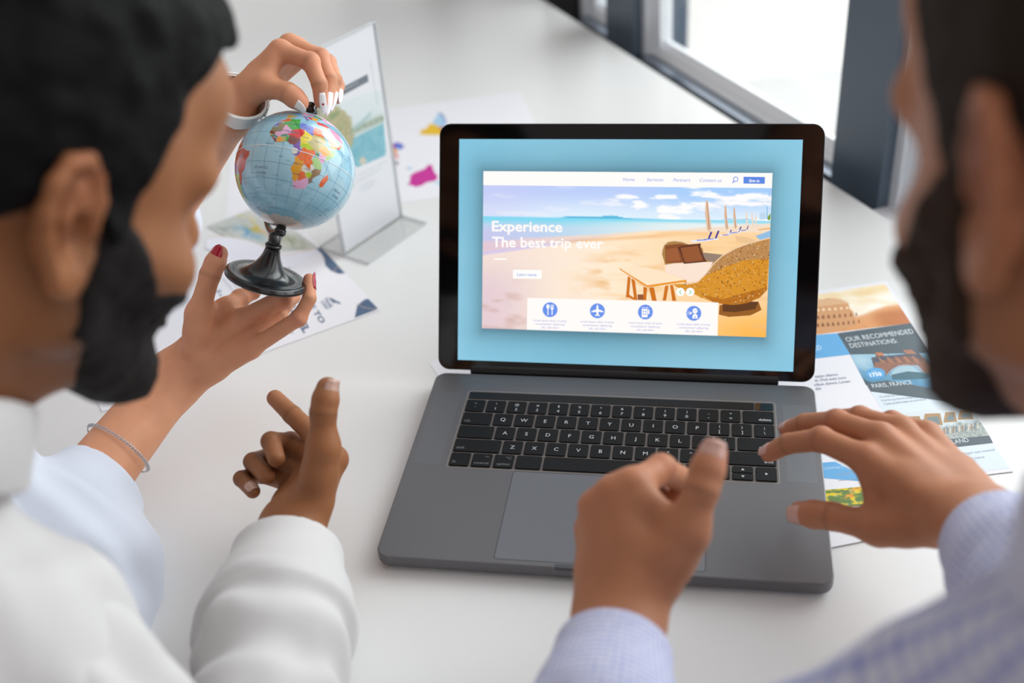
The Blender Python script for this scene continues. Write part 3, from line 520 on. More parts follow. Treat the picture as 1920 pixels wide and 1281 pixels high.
# acrylic stand with an upright card
BR_, BL2 = onz(750, 410), onz(649, 478); cu = unit(BR_ - BL2); cn = np.array([cu[1], -cu[0], 0.0]); cn = cn if cn[1] < 0 else -cn; CW = np.linalg.norm(BR_ - BL2)
M_acr = bpy.data.materials.new('clear_acrylic'); M_acr.use_nodes = True; nt = M_acr.node_tree; nt.nodes.clear(); o_ = nt.nodes.new('ShaderNodeOutputMaterial'); mx = nt.nodes.new('ShaderNodeMixShader'); tr = nt.nodes.new('ShaderNodeBsdfTransparent'); gl = nt.nodes.new('ShaderNodeBsdfGlossy'); fr = nt.nodes.new('ShaderNodeLayerWeight'); fp = nt.nodes.new('ShaderNodeMath'); fp.operation = 'POWER'; fp.inputs[1].default_value = 4.0
tr.inputs[0].default_value = (0.99, 0.992, 0.99, 1); gl.inputs['Roughness'].default_value = 0.04
nt.links.new(fr.outputs['Facing'], fp.inputs[0]); nt.links.new(fp.outputs[0], mx.inputs[0]); nt.links.new(tr.outputs[0], mx.inputs[1]); nt.links.new(gl.outputs[0], mx.inputs[2]); nt.links.new(mx.outputs[0], o_.inputs[0])
M_edge = mat('acrylic_edge', (226, 232, 236), rough=0.25, alpha=0.55)
std = thing('acrylic_card_stand', tuple((BR_ + BL2) / 2 + [0, 0, 0.8]), 'clear acrylic menu stand on a flat foot, left of the laptop', 'card stand')
A3_ = np.stack([cu, cn, UP], 1); mid = (BR_ + BL2) / 2
b = MB(); b.box(mid + cn * 1.6 + UP * 122, (CW + 5, 1.6, 240), A3_); b.build('front_panel', M_acr, std)
b = MB(); b.box(mid - cn * 1.6 + UP * 122, (CW + 5, 1.6, 240), A3_); b.build('back_panel', M_acr, std)
b = MB(); b.box(mid + cn * 0.5 + UP * 1.9, (CW + 9, 76, 2.2), A3_); b.build('foot', M_acr, std)
b = MB()
for s in (-1, 1): b.box(mid + cu * s * (CW / 2 + 3.0) + UP * 122, (1.0, 4.8, 240), A3_)
b.box(mid + UP * 242.5, (CW + 5, 4.8, 1.0), A3_)
for s in (-1, 1): b.box(mid + cn * s * 38 + UP * 1.9, (CW + 9, 0.9, 2.3), A3_); b.box(mid + cu * s * (CW / 2 + 4.2) + UP * 1.9, (0.9, 76, 2.3), A3_)
b.build('polished_edge', M_edge, std)
cdt = thing('menu_card', tuple(mid + [0, 0, 3.2]), 'upright white card with a coastal bay photo, held in the acrylic stand', 'card')
b = MB(); b.box(mid + UP * 122, (CW, 0.7, 237), A3_); b.build('card', mat('card_white', (240, 241, 247), rough=0.5), cdt)
a = Art(warp_plane(mid + cn * 0.4, cn), cn, 0.03, 0.02)
txv = (-.16, -.985)
a.poly([Q(215, 258), Q(362, 180), Q(369, 222), Q(228, 298), Q(215, 304)], (120, 127, 138), 2)
txt(a, 'Welcome to you', Q(228, 274), Q(310, 231), 5.6, (226, 228, 232), 3, up=txv)
def bay(u, v):
    n = vnoise(u * 12, v * 12, 41); n2 = vnoise(u * 40, v * 40, 44); c = mixc((232, 238, 242), (214, 230, 236), v)
    sea = mixc((120, 186, 204), (150, 205, 218), .5 + .5 * n); sea = mixc(sea, (210, 235, 240), sst(.35, .7, n2)); c = mixc(c, sea, sst(.50, .54, v - .12 * (1 - u)))
    rock = mixc((160, 160, 118), (222, 206, 172), .5 + .5 * n2); c = mixc(c, rock, sst(.03, -.02, (u - .52) + .9 * (.28 - v) * (v < .28) + .7 * np.maximum(v - .62, 0) + .06 * n) * sst(.98, .9, v)); c = mixc(c, mixc((120, 150, 130), (214, 214, 196), .5 + .5 * n2), np.exp(-((v - .50 + .05 * u) / .055) ** 2) * sst(.45, .55, u))
    c = mixc(c, (176, 206, 206), np.exp(-((v - (.42 - .5 * (u - .62))) / .03) ** 2) * sst(.5, .6, u) * sst(.85, .78, u)); c = mixc(c, (120, 160, 110), .6 * sst(.1, .5, n) * sst(.45, .3, u) * sst(.6, .5, v)); return c
mask_q = [Q(140, 350), Q(444, 258), Q(474, 640), Q(180, 790)]
# photo area with a round lower edge: an array of cells kept where they fall inside the outline
outl = np.array([Q(*p) for p in ((60, 380), (444, 262), (460, 480), (470, 610), (468, 650), (440, 690), (400, 715), (350, 722), (300, 712), (250, 690), (60, 700))])
uu, vv_ = np.meshgrid(np.linspace(0, 1, 111), np.linspace(0, 1, 141)); pq = quadxy([Q(60, 380), Q(444, 255), Q(478, 640), Q(100, 800)], uu.ravel(), vv_.ravel()); ins_ = inpoly(pq[:, 0], pq[:, 1], outl)
ii = [i for i in range(110 * 140)]; cells = []
for i in ii:
    k0 = (i // 110) * 111 + i % 110; ks = (k0, k0 + 1, k0 + 112, k0 + 111)
    if all(ins_[j] for j in ks): cells.append(ks)
a.raw(pq, cells, np.clip(bay(uu.ravel(), vv_.ravel()), 0, 255), 1)
a.circ(*Q(336, 676), 6, (214, 208, 190), 2, 7.5)
for k_ in range(17): x, y = 381 + k_ * 2.3, 112 + k_ * 14.6; a.circ(*Q(x, y), .9, (120, 126, 140), 2, n=8)
for x, y, x2, y2 in ((300, 770, 470, 680), (300, 800, 440, 722), (320, 832, 410, 788), (325, 852, 400, 812)): txt(a, 'Lorem ipsum dolor sit amet elit', Q(x, y), Q(x2, y2), 3.4, (170, 178, 200), 2, up=txv)
a.build('card_artwork', M_print, cdt)

# destinations leaflet right of the laptop, and the second one under it
t2, _ = sheet('travel_leaflet', [(1330, 575), (1662, 527), (1901, 884), (1400, 943)], 0.9, M_paper, 'travel leaflet headed OUR RECOMMENDED DESTINATIONS, lying right of the laptop', 'leaflet')
a = art_z(0.9)
Q4 = lambda x, y: (1500 + x * .23423, 500 + y * .23423); Q5 = lambda x, y: (1380 + x * .43725, 500 + y * .43716)
def q4(pts, c, ly=1): a.poly([Q4(*p) for p in pts], c, ly)
def colo(u, v):
    n = vnoise(u * 9, v * 6, 51); n2 = vnoise(u * 36, v * 18, 52); c = mixc((246, 226, 190), (255, 250, 240), sst(-.3, .4, n + .3 * u)); c = mixc(c, (236, 200, 130), .6 * np.exp(-((v - .1) / .12) ** 2) * sst(.55, .9, u))
    c = mixc(c, (226, 160, 104), sst(.62, .72, v + .14 * sst(.75, .95, u))); c = mixc(c, (196, 120, 66), sst(.55, .75, v) * sst(.8, .9, u)); c = mixc(c, (255, 244, 226), .8 * np.exp(-(((u - .72) / .13) ** 2 + ((v - .5) / .16) ** 2))); c = mixc(c, (204, 140, 92), .5 * sst(.2, .6, n2) * sst(.7, .8, v)); return c
a.grid([(1330, 585), (1659, 532), (1708, 606), (1330, 652)], 90, 50, colo, 1)
def p4(pts, c, ly): q4(pts, c, ly)
p4([(60, 290), (230, 252), (330, 262), (385, 292), (400, 340), (425, 360), (440, 400), (455, 470), (330, 500), (60, 540)], (216, 160, 112), 2); p4([(62, 272), (150, 262), (215, 262), (250, 252), (300, 256), (370, 280), (388, 300), (340, 300), (60, 330)], (226, 182, 140), 3)
for r, (y, n_, h_) in enumerate(((346, 6, 22), (405, 8, 30), (468, 9, 30))):
    for k_ in range(n_): x = 130 + k_ * (48 - r * 3); yy = y - k_ * 2.2 - (k_ * k_) * .2; s_ = 1 - k_ * .07; p4([(x, yy + h_ / 2), (x, yy - h_ / 5), (x + 9 * s_, yy - h_ / 2), (x + 21 * s_, yy - h_ / 5), (x + 26 * s_, yy + h_ / 2)], (142, 88, 54) if r else (250, 226, 190), 4)
a.poly([Q4(130, 548), Q4(298, 534), Q4(402, 704), Q4(128, 736), (1400, 680), (1330, 690), (1330, 655)], (104, 176, 228), 5)
txt(a, 'TRAVEL WORLD', (1452, 665), Q4(176, 664), 12, (226, 242, 252), 6, up=(-.35, -.94)); txt(a, 'agency', (1515, 667), Q4(158, 700), 5, (80, 130, 180), 6, up=(-.35, -.94))
a.poly([Q4(298, 534), (1708, 606), (1745, 662), Q4(403, 705)], (84, 97, 106), 5)
upv = (-.5, -.87)
txt(a, 'OUR RECOMMENDED', Q4(376, 603), Q4(915, 534), 13.5, (222, 230, 234), 6, up=upv); txt(a, 'DESTINATIONS:', Q4(408, 652), Q4(784, 610), 13.5, (222, 230, 234), 6, up=upv)
def eif(u, v):
    n = vnoise(u * 12, v * 6, 61); c = mixc((150, 196, 220), (86, 146, 182), sst(0, .9, v + .3 * n)); c = mixc(c, (64, 86, 100), sst(.78, .9, v + .1 * n)); return mixc(c, (200, 222, 232), .6 * np.exp(-(((u - .1) / .12) ** 2 + ((v - .25) / .3) ** 2)))
a.grid([Q4(402, 705), (1745, 662), (1802, 748), Q4(530, 950)], 70, 40, eif, 5)
TW = (150, 104, 86)
p4([(600, 688), (655, 684), (668, 716), (606, 724)], TW, 6); p4([(700, 680), (712, 712), (840, 700), (815, 668), (900, 660), (960, 700), (1060, 780), (1100, 860), (1010, 850), (940, 790), (860, 786), (790, 790), (735, 820), (690, 870), (650, 900), (640, 900), (600, 830), (568, 730), (650, 716), (706, 712)], (92, 92, 104), 6)
p4([(600, 770), (700, 740), (860, 720), (960, 735), (1090, 820), (1080, 870), (1000, 850), (940, 786), (860, 780), (780, 786), (720, 820), (690, 860), (640, 880), (590, 810)], TW, 7)
for k_ in range(14): x = 590 + k_ * 34; p4([(x, 728 - k_ * 1.2), (x + 5, 727 - k_ * 1.2), (x + 48, 770 - k_ * .6), (x + 42, 772 - k_ * .6)], (214, 150, 110) if k_ % 2 else (66, 70, 84), 8)
a.line([Q4(*p) for p in ((690, 868), (735, 822), (790, 792), (860, 786), (925, 796), (990, 850))], 1.1, (222, 150, 104), 9)
p4([(720, 870), (760, 820), (830, 792), (900, 800), (960, 850), (900, 880), (760, 890)], (170, 200, 214), 8); p4([(730, 868), (860, 840), (1000, 852), (1090, 870), (1000, 900), (740, 906)], (70, 110, 124), 9)
for k_ in range(5): p4([(604 + k_ * 12, 690), (610 + k_ * 12, 690), (640 + k_ * 10, 716), (634 + k_ * 10, 716)], (226, 150, 100), 8)
for k_ in range(5): p4([(826 + k_ * 14, 670 - k_), (833 + k_ * 14, 670 - k_), (866 + k_ * 16, 700), (858 + k_ * 16, 700)], (226, 150, 100), 8)
a.poly([Q4(530, 940), Q4(700, 912), (1796, 738), (1808, 757), Q4(566, 1000)], (84, 97, 106), 9)
txt(a, 'PARIS, FRANCE', Q4(586, 975), Q4(902, 942), 12.5, (222, 230, 234), 10, up=upv)
a.circ(*Q4(604, 858), 18.5, (92, 168, 222), 11, 11); txt(a, 'USD', Q4(578, 848), Q4(618, 843), 5, (190, 220, 240), 12, up=upv); txt(a, '1750', Q4(566, 884), Q4(660, 872), 10.5, (236, 246, 252), 12, up=upv, bold=.04)
a.poly([Q4(566, 1001), (1808, 757), (1893, 878), (1735, 897), Q4(830, 1400)], (222, 234, 243), 3)
G = (150, 166, 180)
for k_, (p0, p1) in enumerate(((Q4(640, 1052), Q4(1110, 1000)), (Q4(654, 1082), Q4(1100, 1034)), (Q4(676, 1110), Q4(1010, 1070)))): txt(a, 'Ut primis qui lobortis semper quis nostrud elit sed', p0, p1, 7, G, 7, up=upv)
def bkk(u, v):
    n = vnoise(u * 26, v * 10, 71); n2 = vnoise(u * 50, v * 24, 72); c = mixc((222, 230, 234), (200, 214, 220), v); c = mixc(c, mixc((96, 120, 126), (226, 222, 210), .5 + .5 * n2), sst(.45, .6, v + .15 * n)); return mixc(c, (110, 130, 110), .7 * sst(.1, .4, n) * sst(.35, .2, u) * sst(.3, .5, v))
a.grid([Q5(630, 640), Q5(1000, 590), Q5(1092, 735), Q5(730, 768)], 90, 50, bkk, 5)
for k_, (x, y, w_, h_) in enumerate(((735, 690, 52, 46), (801, 684, 74, 52), (889, 670, 48, 44), (951, 658, 56, 40))): a.poly([Q5(x, y), Q5(x + 8, y - h_), Q5(x + w_, y - h_ * 1.05), Q5(x + w_ + 12, y - 4)], (176, 140, 98), 6); a.poly([Q5(x + 14, y - 8), Q5(x + 20, y - h_ * .7), Q5(x + w_ * .9, y - h_ * .8), Q5(x + w_, y - 10)], (122, 138, 140), 7)
for k_ in range(22): x = 760 + k_ * 13; y = 742 - k_ * 2.2; a.poly([Q5(x, y), Q5(x + 1, y - 26), Q5(x + 6, y - 26), Q5(x + 7, y)], [(214, 204, 190), (170, 132, 100), (120, 132, 140)][k_ % 3], 8 + (k_ % 3) * .3)
a.poly([Q5(692, 655), Q5(705, 636), Q5(720, 652)], (70, 92, 120), 8)
a.poly([Q5(722, 768), Q5(800, 752), Q5(1085, 726), Q5(1102, 757), Q5(742, 798)], (84, 97, 106), 9)
txt(a, 'BANGKOK, THAILAND', Q5(722, 792), Q5(1001, 752), 12.5, (222, 230, 234), 10, up=upv)
a.circ(*Q5(748, 712), 20, (92, 168, 222), 11, 13); txt(a, 'USD', Q5(728, 702), Q5(756, 698), 5, (190, 220, 240), 12, up=upv); txt(a, '670', Q5(724, 728), Q5(776, 721), 11, (236, 246, 252), 12, up=upv, bold=.04)
for p0, p1 in ((Q5(815, 828), Q5(1110, 790)), (Q5(830, 842), Q5(1066, 822)), (Q5(850, 858), Q5(1030, 838))): txt(a, 'Ut primis qui lobortis semper quis nostrud', p0, p1, 7, G, 7, up=upv)
for t_, p0, p1 in (('tation ullamco', Q4(122, 892), Q4(306, 872)), ('et. Duis aute irure', Q4(122, 922), Q4(370, 898)), ('cillum dolore. Lorem', Q4(118, 958), Q4(404, 928)), ('elite.', Q4(128, 990), Q4(176, 984)), ('sed diam', Q4(440, 1170), Q4(500, 1164)), ('nonummy vel', Q4(480, 1200), Q4(592, 1188))): txt(a, t_, p0, p1, 7.5, (110, 120, 150), 7, up=(-.35, -.94))
a.build('leaflet_artwork', M_print, t2)

t3, _ = sheet('travel_leaflet', [(1480, 862), (1600, 855), (1652, 1008), (1500, 1038)], 1.3, M_paper, 'travel leaflet with blue band and yellow flower photo, half under the laptop', 'leaflet')
# it lies lower than the destinations leaflet: raise its visible strip out from under that sheet's edge
a = art_z(1.3)
a.poly([(1500, 871), (1566, 866), (1640, 905), (1500, 893)], (104, 176, 228), 3)
txt(a, 'IN CONTACT', (1535, 882), (1582, 878), 6, (214, 232, 246), 4, up=(-.2, -.97)); txt(a, 'WEBSITE', (1567, 893), (1610, 888), 6, (150, 160, 190), 4, up=(-.2, -.97)); txt(a, 'www.page', (1572, 903), (1606, 899), 5, (150, 160, 190), 4, up=(-.2, -.97))
def flow(u, v):
    n = vnoise(u * 14, v * 7, 81); c = mixc((96, 130, 66), (236, 206, 40), sst(-.1, .25, n)); c = mixc(c, (170, 196, 214), sst(.3, .5, vnoise(u * 10, v * 8, 83))); return mixc(c, (236, 150, 50), .8 * sst(.2, .5, vnoise(u * 8, v * 5, 85)))
a.grid([(1480, 925), (1625, 912), (1635, 947), (1490, 958)], 50, 24, flow, 3)
a.build('leaflet_artwork', M_print, t3)
tip, _ = sheet('paper_sheet', [(806, 683), (830, 664), (1010, 700), (860, 760)], 0.3, M_paper, 'small corner of a white sheet poking out left of the laptop hinge', 'paper')

# ------------------------------------------------------------------ desk globe
GC = at(554, 320, 960); GR = 50.2
AX = unit(CR @ np.array([0.19, 0.955, -0.22])); 
# longitude frame: direction of (lat 0, lon 0)
e0 = CR @ np.array([-0.021, 0.226, 0.974]); e0 = unit(e0 - AX * (e0 @ AX)); e90 = np.cross(AX, e0)
NX, NY = 720, 360
lon = np.linspace(-180, 180, NX + 1)[:-1]; lat = np.linspace(-90, 90, NY + 1)
LO_, LA_ = np.meshgrid(lon, lat); lo = LO_.ravel(); la = LA_.ravel()
xyz = (np.cos(np.radians(la)) * np.cos(np.radians(lo)))[:, None] * e0 + (np.cos(np.radians(la)) * np.sin(np.radians(lo)))[:, None] * e90 + np.sin(np.radians(la))[:, None] * AX
col = np.tile(np.array([168., 208., 224.]), (len(lo), 1))
col = mixc(col, (140, 192, 214), sst(.0, .6, np.abs(la + 10) / 90))
jl = lo + 1.2 * vnoise(lo / 4, la / 4, 3, 3); jb = la + 1.2 * vnoise(lo / 4 + 50, la / 4, 5, 3)
GRD = (104, 150, 180)
g_ = (np.abs((lo + 7.5) % 15 - 7.5) < .3) | (np.abs((la + 7.5) % 15 - 7.5) < .3); g_ &= (np.abs(la) < 80); col[g_] = GRD
PAL = dict(sa=(200, 66, 26), r=(206, 44, 40), o=(228, 104, 40), g=(64, 160, 66), b=(112, 124, 206), p=(206, 130, 186), y=(232, 208, 66), br=(132, 66, 52), tn=(186, 172, 110), ol=(140, 130, 88), gd=(226, 160, 30), v=(118, 80, 170), lg=(160, 200, 120), lb=(120, 176, 220), w=(226, 220, 206), t=(86, 140, 120), pk=(226, 170, 206), og=(238, 160, 60), br2=(150, 120, 90), yg=(180, 200, 40), mg=(190, 40, 120))
C_ = [
 ('g', [(-8.5, 27.5), (-2, 32), (-2, 35), (8.5, 37), (8.5, 33), (10, 29), (12, 23.5), (5.5, 19), (1.5, 21), (-5, 25)]), ('o', [(-13, 27.7), (-9.8, 31.5), (-6, 35.8), (-2, 35), (-2, 32), (-8.5, 28.7)]), ('v', [(-17, 21), (-13, 27.7), (-8.7, 27.7), (-8.7, 26), (-12, 25.5), (-13, 23), (-16, 21.5)]),
 ('ol', [(-17, 21), (-13, 21.5), (-12, 25.8), (-8.7, 27.3), (-5, 25), (-6, 16), (-12, 15), (-16.5, 16)]), ('pk', [(-5, 25), (1.5, 21), (4, 19), (4, 15.5), (0, 15), (-4, 13), (-6, 10.5), (-8, 10.5), (-11.5, 12.5), (-12, 15), (-6, 16)]), ('br', [(-17.5, 14.7), (-16.5, 16), (-12, 15), (-11.5, 12.5), (-16.5, 12.4)]), ('gd', [(-16.5, 12.4), (-13.7, 12.6), (-13.7, 11.5), (-15.5, 11)]), ('t', [(-15, 11), (-11.5, 12.5), (-8, 10.5), (-8, 7.5), (-9.5, 8.5), (-11, 10), (-13.5, 9.3)]), ('r', [(-13.2, 9), (-11, 10), (-10.3, 8.4), (-11.5, 7)]), ('br', [(-11.5, 6.9), (-10.3, 8.4), (-8.5, 7.5), (-7.5, 4.3)]),
 ('og', [(-8.3, 10.3), (-5.5, 10.3), (-2.8, 9.7), (-3, 5.1), (-7.5, 4.3), (-8, 7.5)]), ('t', [(-5.5, 10.3), (-4, 13), (0, 15), (2.3, 12), (0, 11), (-2.8, 11)]), ('tn', [(-3, 11), (0, 11), (1.2, 6), (-3, 5)]), ('g', [(0, 11), (3.5, 12), (2.7, 6.3), (1.2, 6)]),
 ('r', [(0.3, 15), (4, 15.5), (4, 19), (12, 23.5), (15, 23), (15.5, 17), (13, 13.5), (9, 13), (4, 13.5), (3.6, 12)]), ('br', [(3.5, 12), (4, 13.5), (9, 13), (13.8, 13.5), (14.5, 12), (11, 6.5), (8.5, 4.6), (6, 4.3), (2.7, 6.3)]), ('b', [(9.5, 30), (11.5, 33), (15, 32), (20, 31), (25, 31.7), (25, 20), (24, 19.5), (15, 23), (12, 23.5), (10, 25)]), ('o', [(25, 31.7), (29, 31), (34, 31.3), (35.5, 24), (37, 22), (25, 22)]),
 ('y', [(15, 23), (24, 19.5), (24, 15.5), (22, 12.5), (23, 11), (18, 8.5), (15.5, 7.6), (14, 12), (13.5, 14), (15.5, 17)]), ('tn', [(24, 15.5), (24, 19.5), (25, 22), (37, 22), (38.5, 18), (36, 13), (34, 10), (33, 4), (28, 4.3), (24, 9), (22, 12)]), ('yg', [(15.5, 7.6), (18, 8.5), (23, 11), (27.5, 5), (22, 4), (18.5, 3.5), (15, 4)]), ('v', [(8.5, 4.6), (11, 6.5), (14.5, 12), (15.5, 7.6), (15, 4), (16, 2), (9.7, 2.3)]), ('w', [(9.7, 2.3), (13.3, 2.2), (14.4, -1.5), (11, -4), (8.8, -.8)]), ('v', [(13.3, 2.2), (16, 2), (18.5, 3.5), (16, -3), (13, -5), (11, -4), (14.4, -1.5)]),
 ('o', [(18.5, 4.5), (22, 4), (27.5, 5), (31, 2), (29.3, -1), (29.3, -5), (30.7, -8.3), (28.5, -9), (29.8, -13.4), (25, -11.5), (22, -11), (21.8, -7.3), (17, -7.8), (16.5, -6), (12.3, -5.8), (16, -3)]), ('gd', [(12.3, -6), (16.5, -6), (17, -7.8), (21.8, -7.3), (22, -11), (24, -12.8), (22, -13), (22, -16.2), (23.5, -17.5), (18, -17.4), (11.8, -17.2), (13.7, -11)]), ('gd', [(11.8, -17.2), (18, -17.4), (25, -17.8), (21, -18.3), (21, -22), (20, -22), (20, -28.4), (16.5, -28.6), (14.5, -22.5)]), ('o', [(20, -22), (21, -18.3), (25, -17.8), (29, -22), (26, -24.7), (20.5, -26.8)]),
 ('pk', [(16.5, -28.6), (20, -28.4), (20.5, -26.8), (26, -24.7), (29.5, -22), (31.3, -22.5), (32, -26), (32.8, -27), (30, -31.5), (25.5, -34), (20, -34.8), (18, -33)]), ('yg', [(25.2, -17.8), (28.5, -15.7), (32.8, -17), (32.4, -21), (29.4, -22.2)]), ('w', [(22, -13), (24, -12.8), (29.8, -13.4), (28.5, -9), (33, -9.5), (33, -14), (27, -17.8), (23.5, -17.5), (22, -16.2)]), ('br2', [(34.5, -11.5), (40.5, -10.5), (40.5, -15), (35, -20), (35.5, -24), (32.8, -27), (31.3, -22.5), (32.8, -17), (30.5, -15)]), ('lg', [(30.7, -8.3), (29.3, -5), (31, -1), (34, -1), (39, -4.7), (40.5, -10.5), (34.5, -11.5)]), ('pk', [(34, -1), (34, 4), (41, 4), (41, -1.5), (39, -4.7)]), ('t', [(30, -1), (34, -1), (34, 4), (31, 3.8)]), ('og', [(34, 10), (36.5, 14), (40, 14.5), (42.5, 11), (47.5, 8), (42, 4), (36, 4.3), (33, 7)]), ('lg', [(42, 11), (51, 12), (48, 4.5), (41.5, -1.5), (41, 4), (47.5, 8)]), ('o', [(49, -12), (50.5, -16), (47, -25), (44, -24.5), (43.5, -21), (44.5, -16)]),
 ('w', [(35, 28), (39, 32), (46, 29), (50, 25), (56, 20), (52, 17), (43, 17), (39, 21)]), ('og', [(43, 17), (52, 17), (53, 16), (45, 12.8)]), ('o', [(56, 25), (60, 22), (55, 17), (52, 17), (56, 20)]), ('lg', [(50, 25), (56, 26), (56, 24), (52, 23)]), ('mg', [(44, 40), (60, 37), (62, 26), (54, 27), (48, 30)]), ('y', [(36, 37), (48, 30), (44, 33), (38, 33)]), ('tn', [(-9, 37), (-9, 43.5), (3, 42.5), (0, 39), (-2, 36.8), (-6, 36.2)]), ('gd', [(-9.3, 37), (-9, 42), (-6.5, 42), (-7.2, 37)]), ('lb', [(-4, 48), (2.5, 51), (8, 49), (7, 44), (3, 42.6), (-1.5, 43.5)]), ('pk', [(8, 55), (14, 54), (15, 51), (12, 48), (8, 48), (6, 51)]), ('v', [(7, 45), (13, 46), (12.5, 44), (18, 40), (16, 38), (10, 44)]), ('r', [(13, 46), (20, 46), (22, 41), (19, 42)]), ('p', [(15, 54), (24, 54), (24, 50), (15, 50)]), ('gd', [(20, 48), (29, 48), (28, 42), (22, 42)]), ('g', [(24, 56), (40, 56), (40, 50), (24, 51)]), ('pk', [(30, 70), (180, 70), (140, 50), (60, 50), (40, 45), (36, 56)]), ('r', [(26, 41), (36, 42), (44, 40), (42, 37), (28, 37)]), ('g', [(-8, 51), (-2, 51), (0, 56), (-5, 58)]), ('v', [(5, 59), (12, 59), (25, 70), (15, 68)]),
 ('sa', [(-70, -1), (-68, 2), (-60, 4), (-51, 4), (-50, 0), (-44, -2.5), (-35.5, -5), (-35, -9), (-39, -13), (-39, -18), (-42, -22.5), (-48, -25.5), (-49, -29), (-53.5, -33.5), (-57.5, -30), (-54, -25.5), (-58, -20), (-60, -14), (-65, -10), (-73, -9), (-73, -4)]), ('o', [(-72, 12), (-62, 10.5), (-52, 5), (-60, 4), (-70, 1), (-78, 2), (-77, 8)]), ('v', [(-69, -11), (-65, -10), (-60, -14), (-58, -20), (-63, -22), (-68, -22)]), ('mg', [(-58, -30.5), (-53.5, -33.5), (-58, -34.5)]), ('yg', [(-63, -22), (-58, -24), (-54, -26), (-57.5, -30), (-58, -35), (-62, -39), (-65, -44), (-69, -51), (-73, -50), (-70, -35), (-68, -22)]), ('ol', [(-70, -18), (-68, -22), (-70, -35), (-73, -50), (-69, -54), (-75, -52), (-73, -38)])]
for c, poly in C_:
    ar = np.array(poly, float); sel = (lo > ar[:, 0].min() - 3) & (lo < ar[:, 0].max() + 3) & (la > ar[:, 1].min() - 3) & (la < ar[:, 1].max() + 3); idx = np.where(sel)[0]
    hit = inpoly(jl[idx], jb[idx], poly); col[idx[hit]] = PAL[c]
col[(la < -69 + 3 * vnoise(lo / 12, la * 0, 9, 3))] = (206, 200, 192); gg = (np.abs((lo + 7.5) % 15 - 7.5) < .35) & (la < -62) & (la > -86); col[gg] = (150, 156, 160)
gl_ = np.abs(la) < .35; col[gl_] = (214, 226, 230)
# little grey sea and country names as rows of short dashes
for k_ in range(60):
    x = rng.uniform(-60, 75); y = rng.uniform(-62, 32); w_ = rng.uniform(3, 9); s = (np.abs(la - y) < .3) & (lo > x) & (lo < x + w_) & ((lo * 1.7 % 1.3) > .45); col[s] = (92, 118, 150)
i = np.arange(NX); 
fq = np.concatenate([np.stack([r * NX + i, r * NX + (i + 1) % NX, (r + 1) * NX + (i + 1) % NX, (r + 1) * NX + i], 1) for r in range(NY)])
glo = thing('desk_globe', tuple(at(500, 515, 952)), 'small political desk globe on a black foot, held tilted in two hands', 'globe')
M_globe = attr_mat('printed_globe', rough=0.16, coat=0.6, spec=0.5)
class SArt(Art):
    """lettering that follows the ball: x = longitude, y = latitude"""
    def raw(s, p2, faces, col, layer):
        p = np.radians(np.asarray(p2, float)); d = (np.cos(p[:, 1]) * np.cos(p[:, 0]))[:, None] * e0 + (np.cos(p[:, 1]) * np.sin(p[:, 0]))[:, None] * e90 + np.sin(p[:, 1])[:, None] * AX
        s.v.append(GC + d * (GR + .06)); s.c.append(np.tile(lin(col), (len(p2), 1))); s.f += [[i + s.k for i in q] for q in faces]; s.k += len(p2)
a = SArt(lambda p: p, (0, 0, 1))
for nm, x, y, z_ in (('ATLANTIC', -27, -22, 3.4), ('OCEAN', -24, -27, 3.4), ('INDIAN', 62, -22, 3.4), ('OCEAN', 64, -27, 3.4), ('ALGERIA', -2, 27, 2.4), ('LIBYA', 14, 26, 2.6), ('CHAD', 15.5, 14.5, 2.2), ('SUDAN', 27, 14, 2.2), ('BRAZIL', -52, -10, 3.6), ('MALI', -3, 17.5, 2.2), ('NIGER', 5.5, 17.5, 2.2), ('ANGOLA', 13, -12.5, 2.2), ('EGYPT', 26, 26, 2.2), ('NIGERIA', 4.5, 8.5, 2), ('ZAMBIA', 23, -15, 2), ('NAMIBIA', 14, -22, 2)): a.text(nm, x, y, z_, (70, 84, 110), 1, 'l', A=[[1, 0], [0, 1]])
mesh_obj('sphere', np.concatenate([GC + xyz * GR] + a.v), fq.tolist() + [[j + len(xyz) for j in q] for q in a.f], M_globe, glo, smooth=True, cols=np.concatenate([lin(col)] + a.c))
M_bk = mat('glossy_black_plastic', (20, 20, 22), rough=0.22, spec=0.5, coat=0.3)
b = MB()
nr = [GC + (GR + .12) * (math.cos(t) * e0 + math.sin(t) * e90) for t in np.linspace(0, 2 * PI, 97)[:-1]]
b.loft([[p + AX * q + unit(p - GC) * k_ for p in nr] for q, k_ in ((-.35, -.3), (-.28, .1), (.28, .1), (.35, -.3))], False); b.build('equator_seam', mat('seam_pale', (214, 224, 228), rough=0.3), glo, smooth=True)
# stand: foot disc, trumpet stem, clamp and the half meridian that runs behind the ball
FN = unit(CR @ np.array([0.285, 0.90, 0.34])); FC = at(500, 517, 950)
b = MB(); b.lathe(FC, FN, ((33.6, -4.6), (34.4, -4.2), (34.6, -1.9), (34.0, -1.5), (33.9, -.2), (32.9, .6), (28.5, 1.1), (27.8, .8), (24.5, 1.3), (20, 2.8), (16.6, 4.8), (13.6, 7.6), (11.2, 11.0), (9.0, 15.0), (7.3, 19.5), (6.4, 23.5), (6.2, 26.0), (7.0, 26.4), (7.0, 28.0), (6.0, 28.8)), 56); b.build('foot', M_bk, glo, smooth=True)
tp = FC + FN * 28; SP_ = GC - AX * (GR + 3.5); bk = unit(CR @ np.array([-0.6, 0.0, -1.0])); bk = unit(bk - AX * (bk @ AX)); NP = GC + AX * (GR + 3.5)
b = MB(); b.tube([tp - FN * 2, tp + FN * 3, tp + FN * 6 + bk * 1.5, SP_ - AX * 4 + bk * 2], [4.6, 5.2, 5.4, 4.4], 18); b.tube([SP_ - AX * 3.5, SP_ - AX * 5 - bk * 7], [3.0, 2.0], 12)
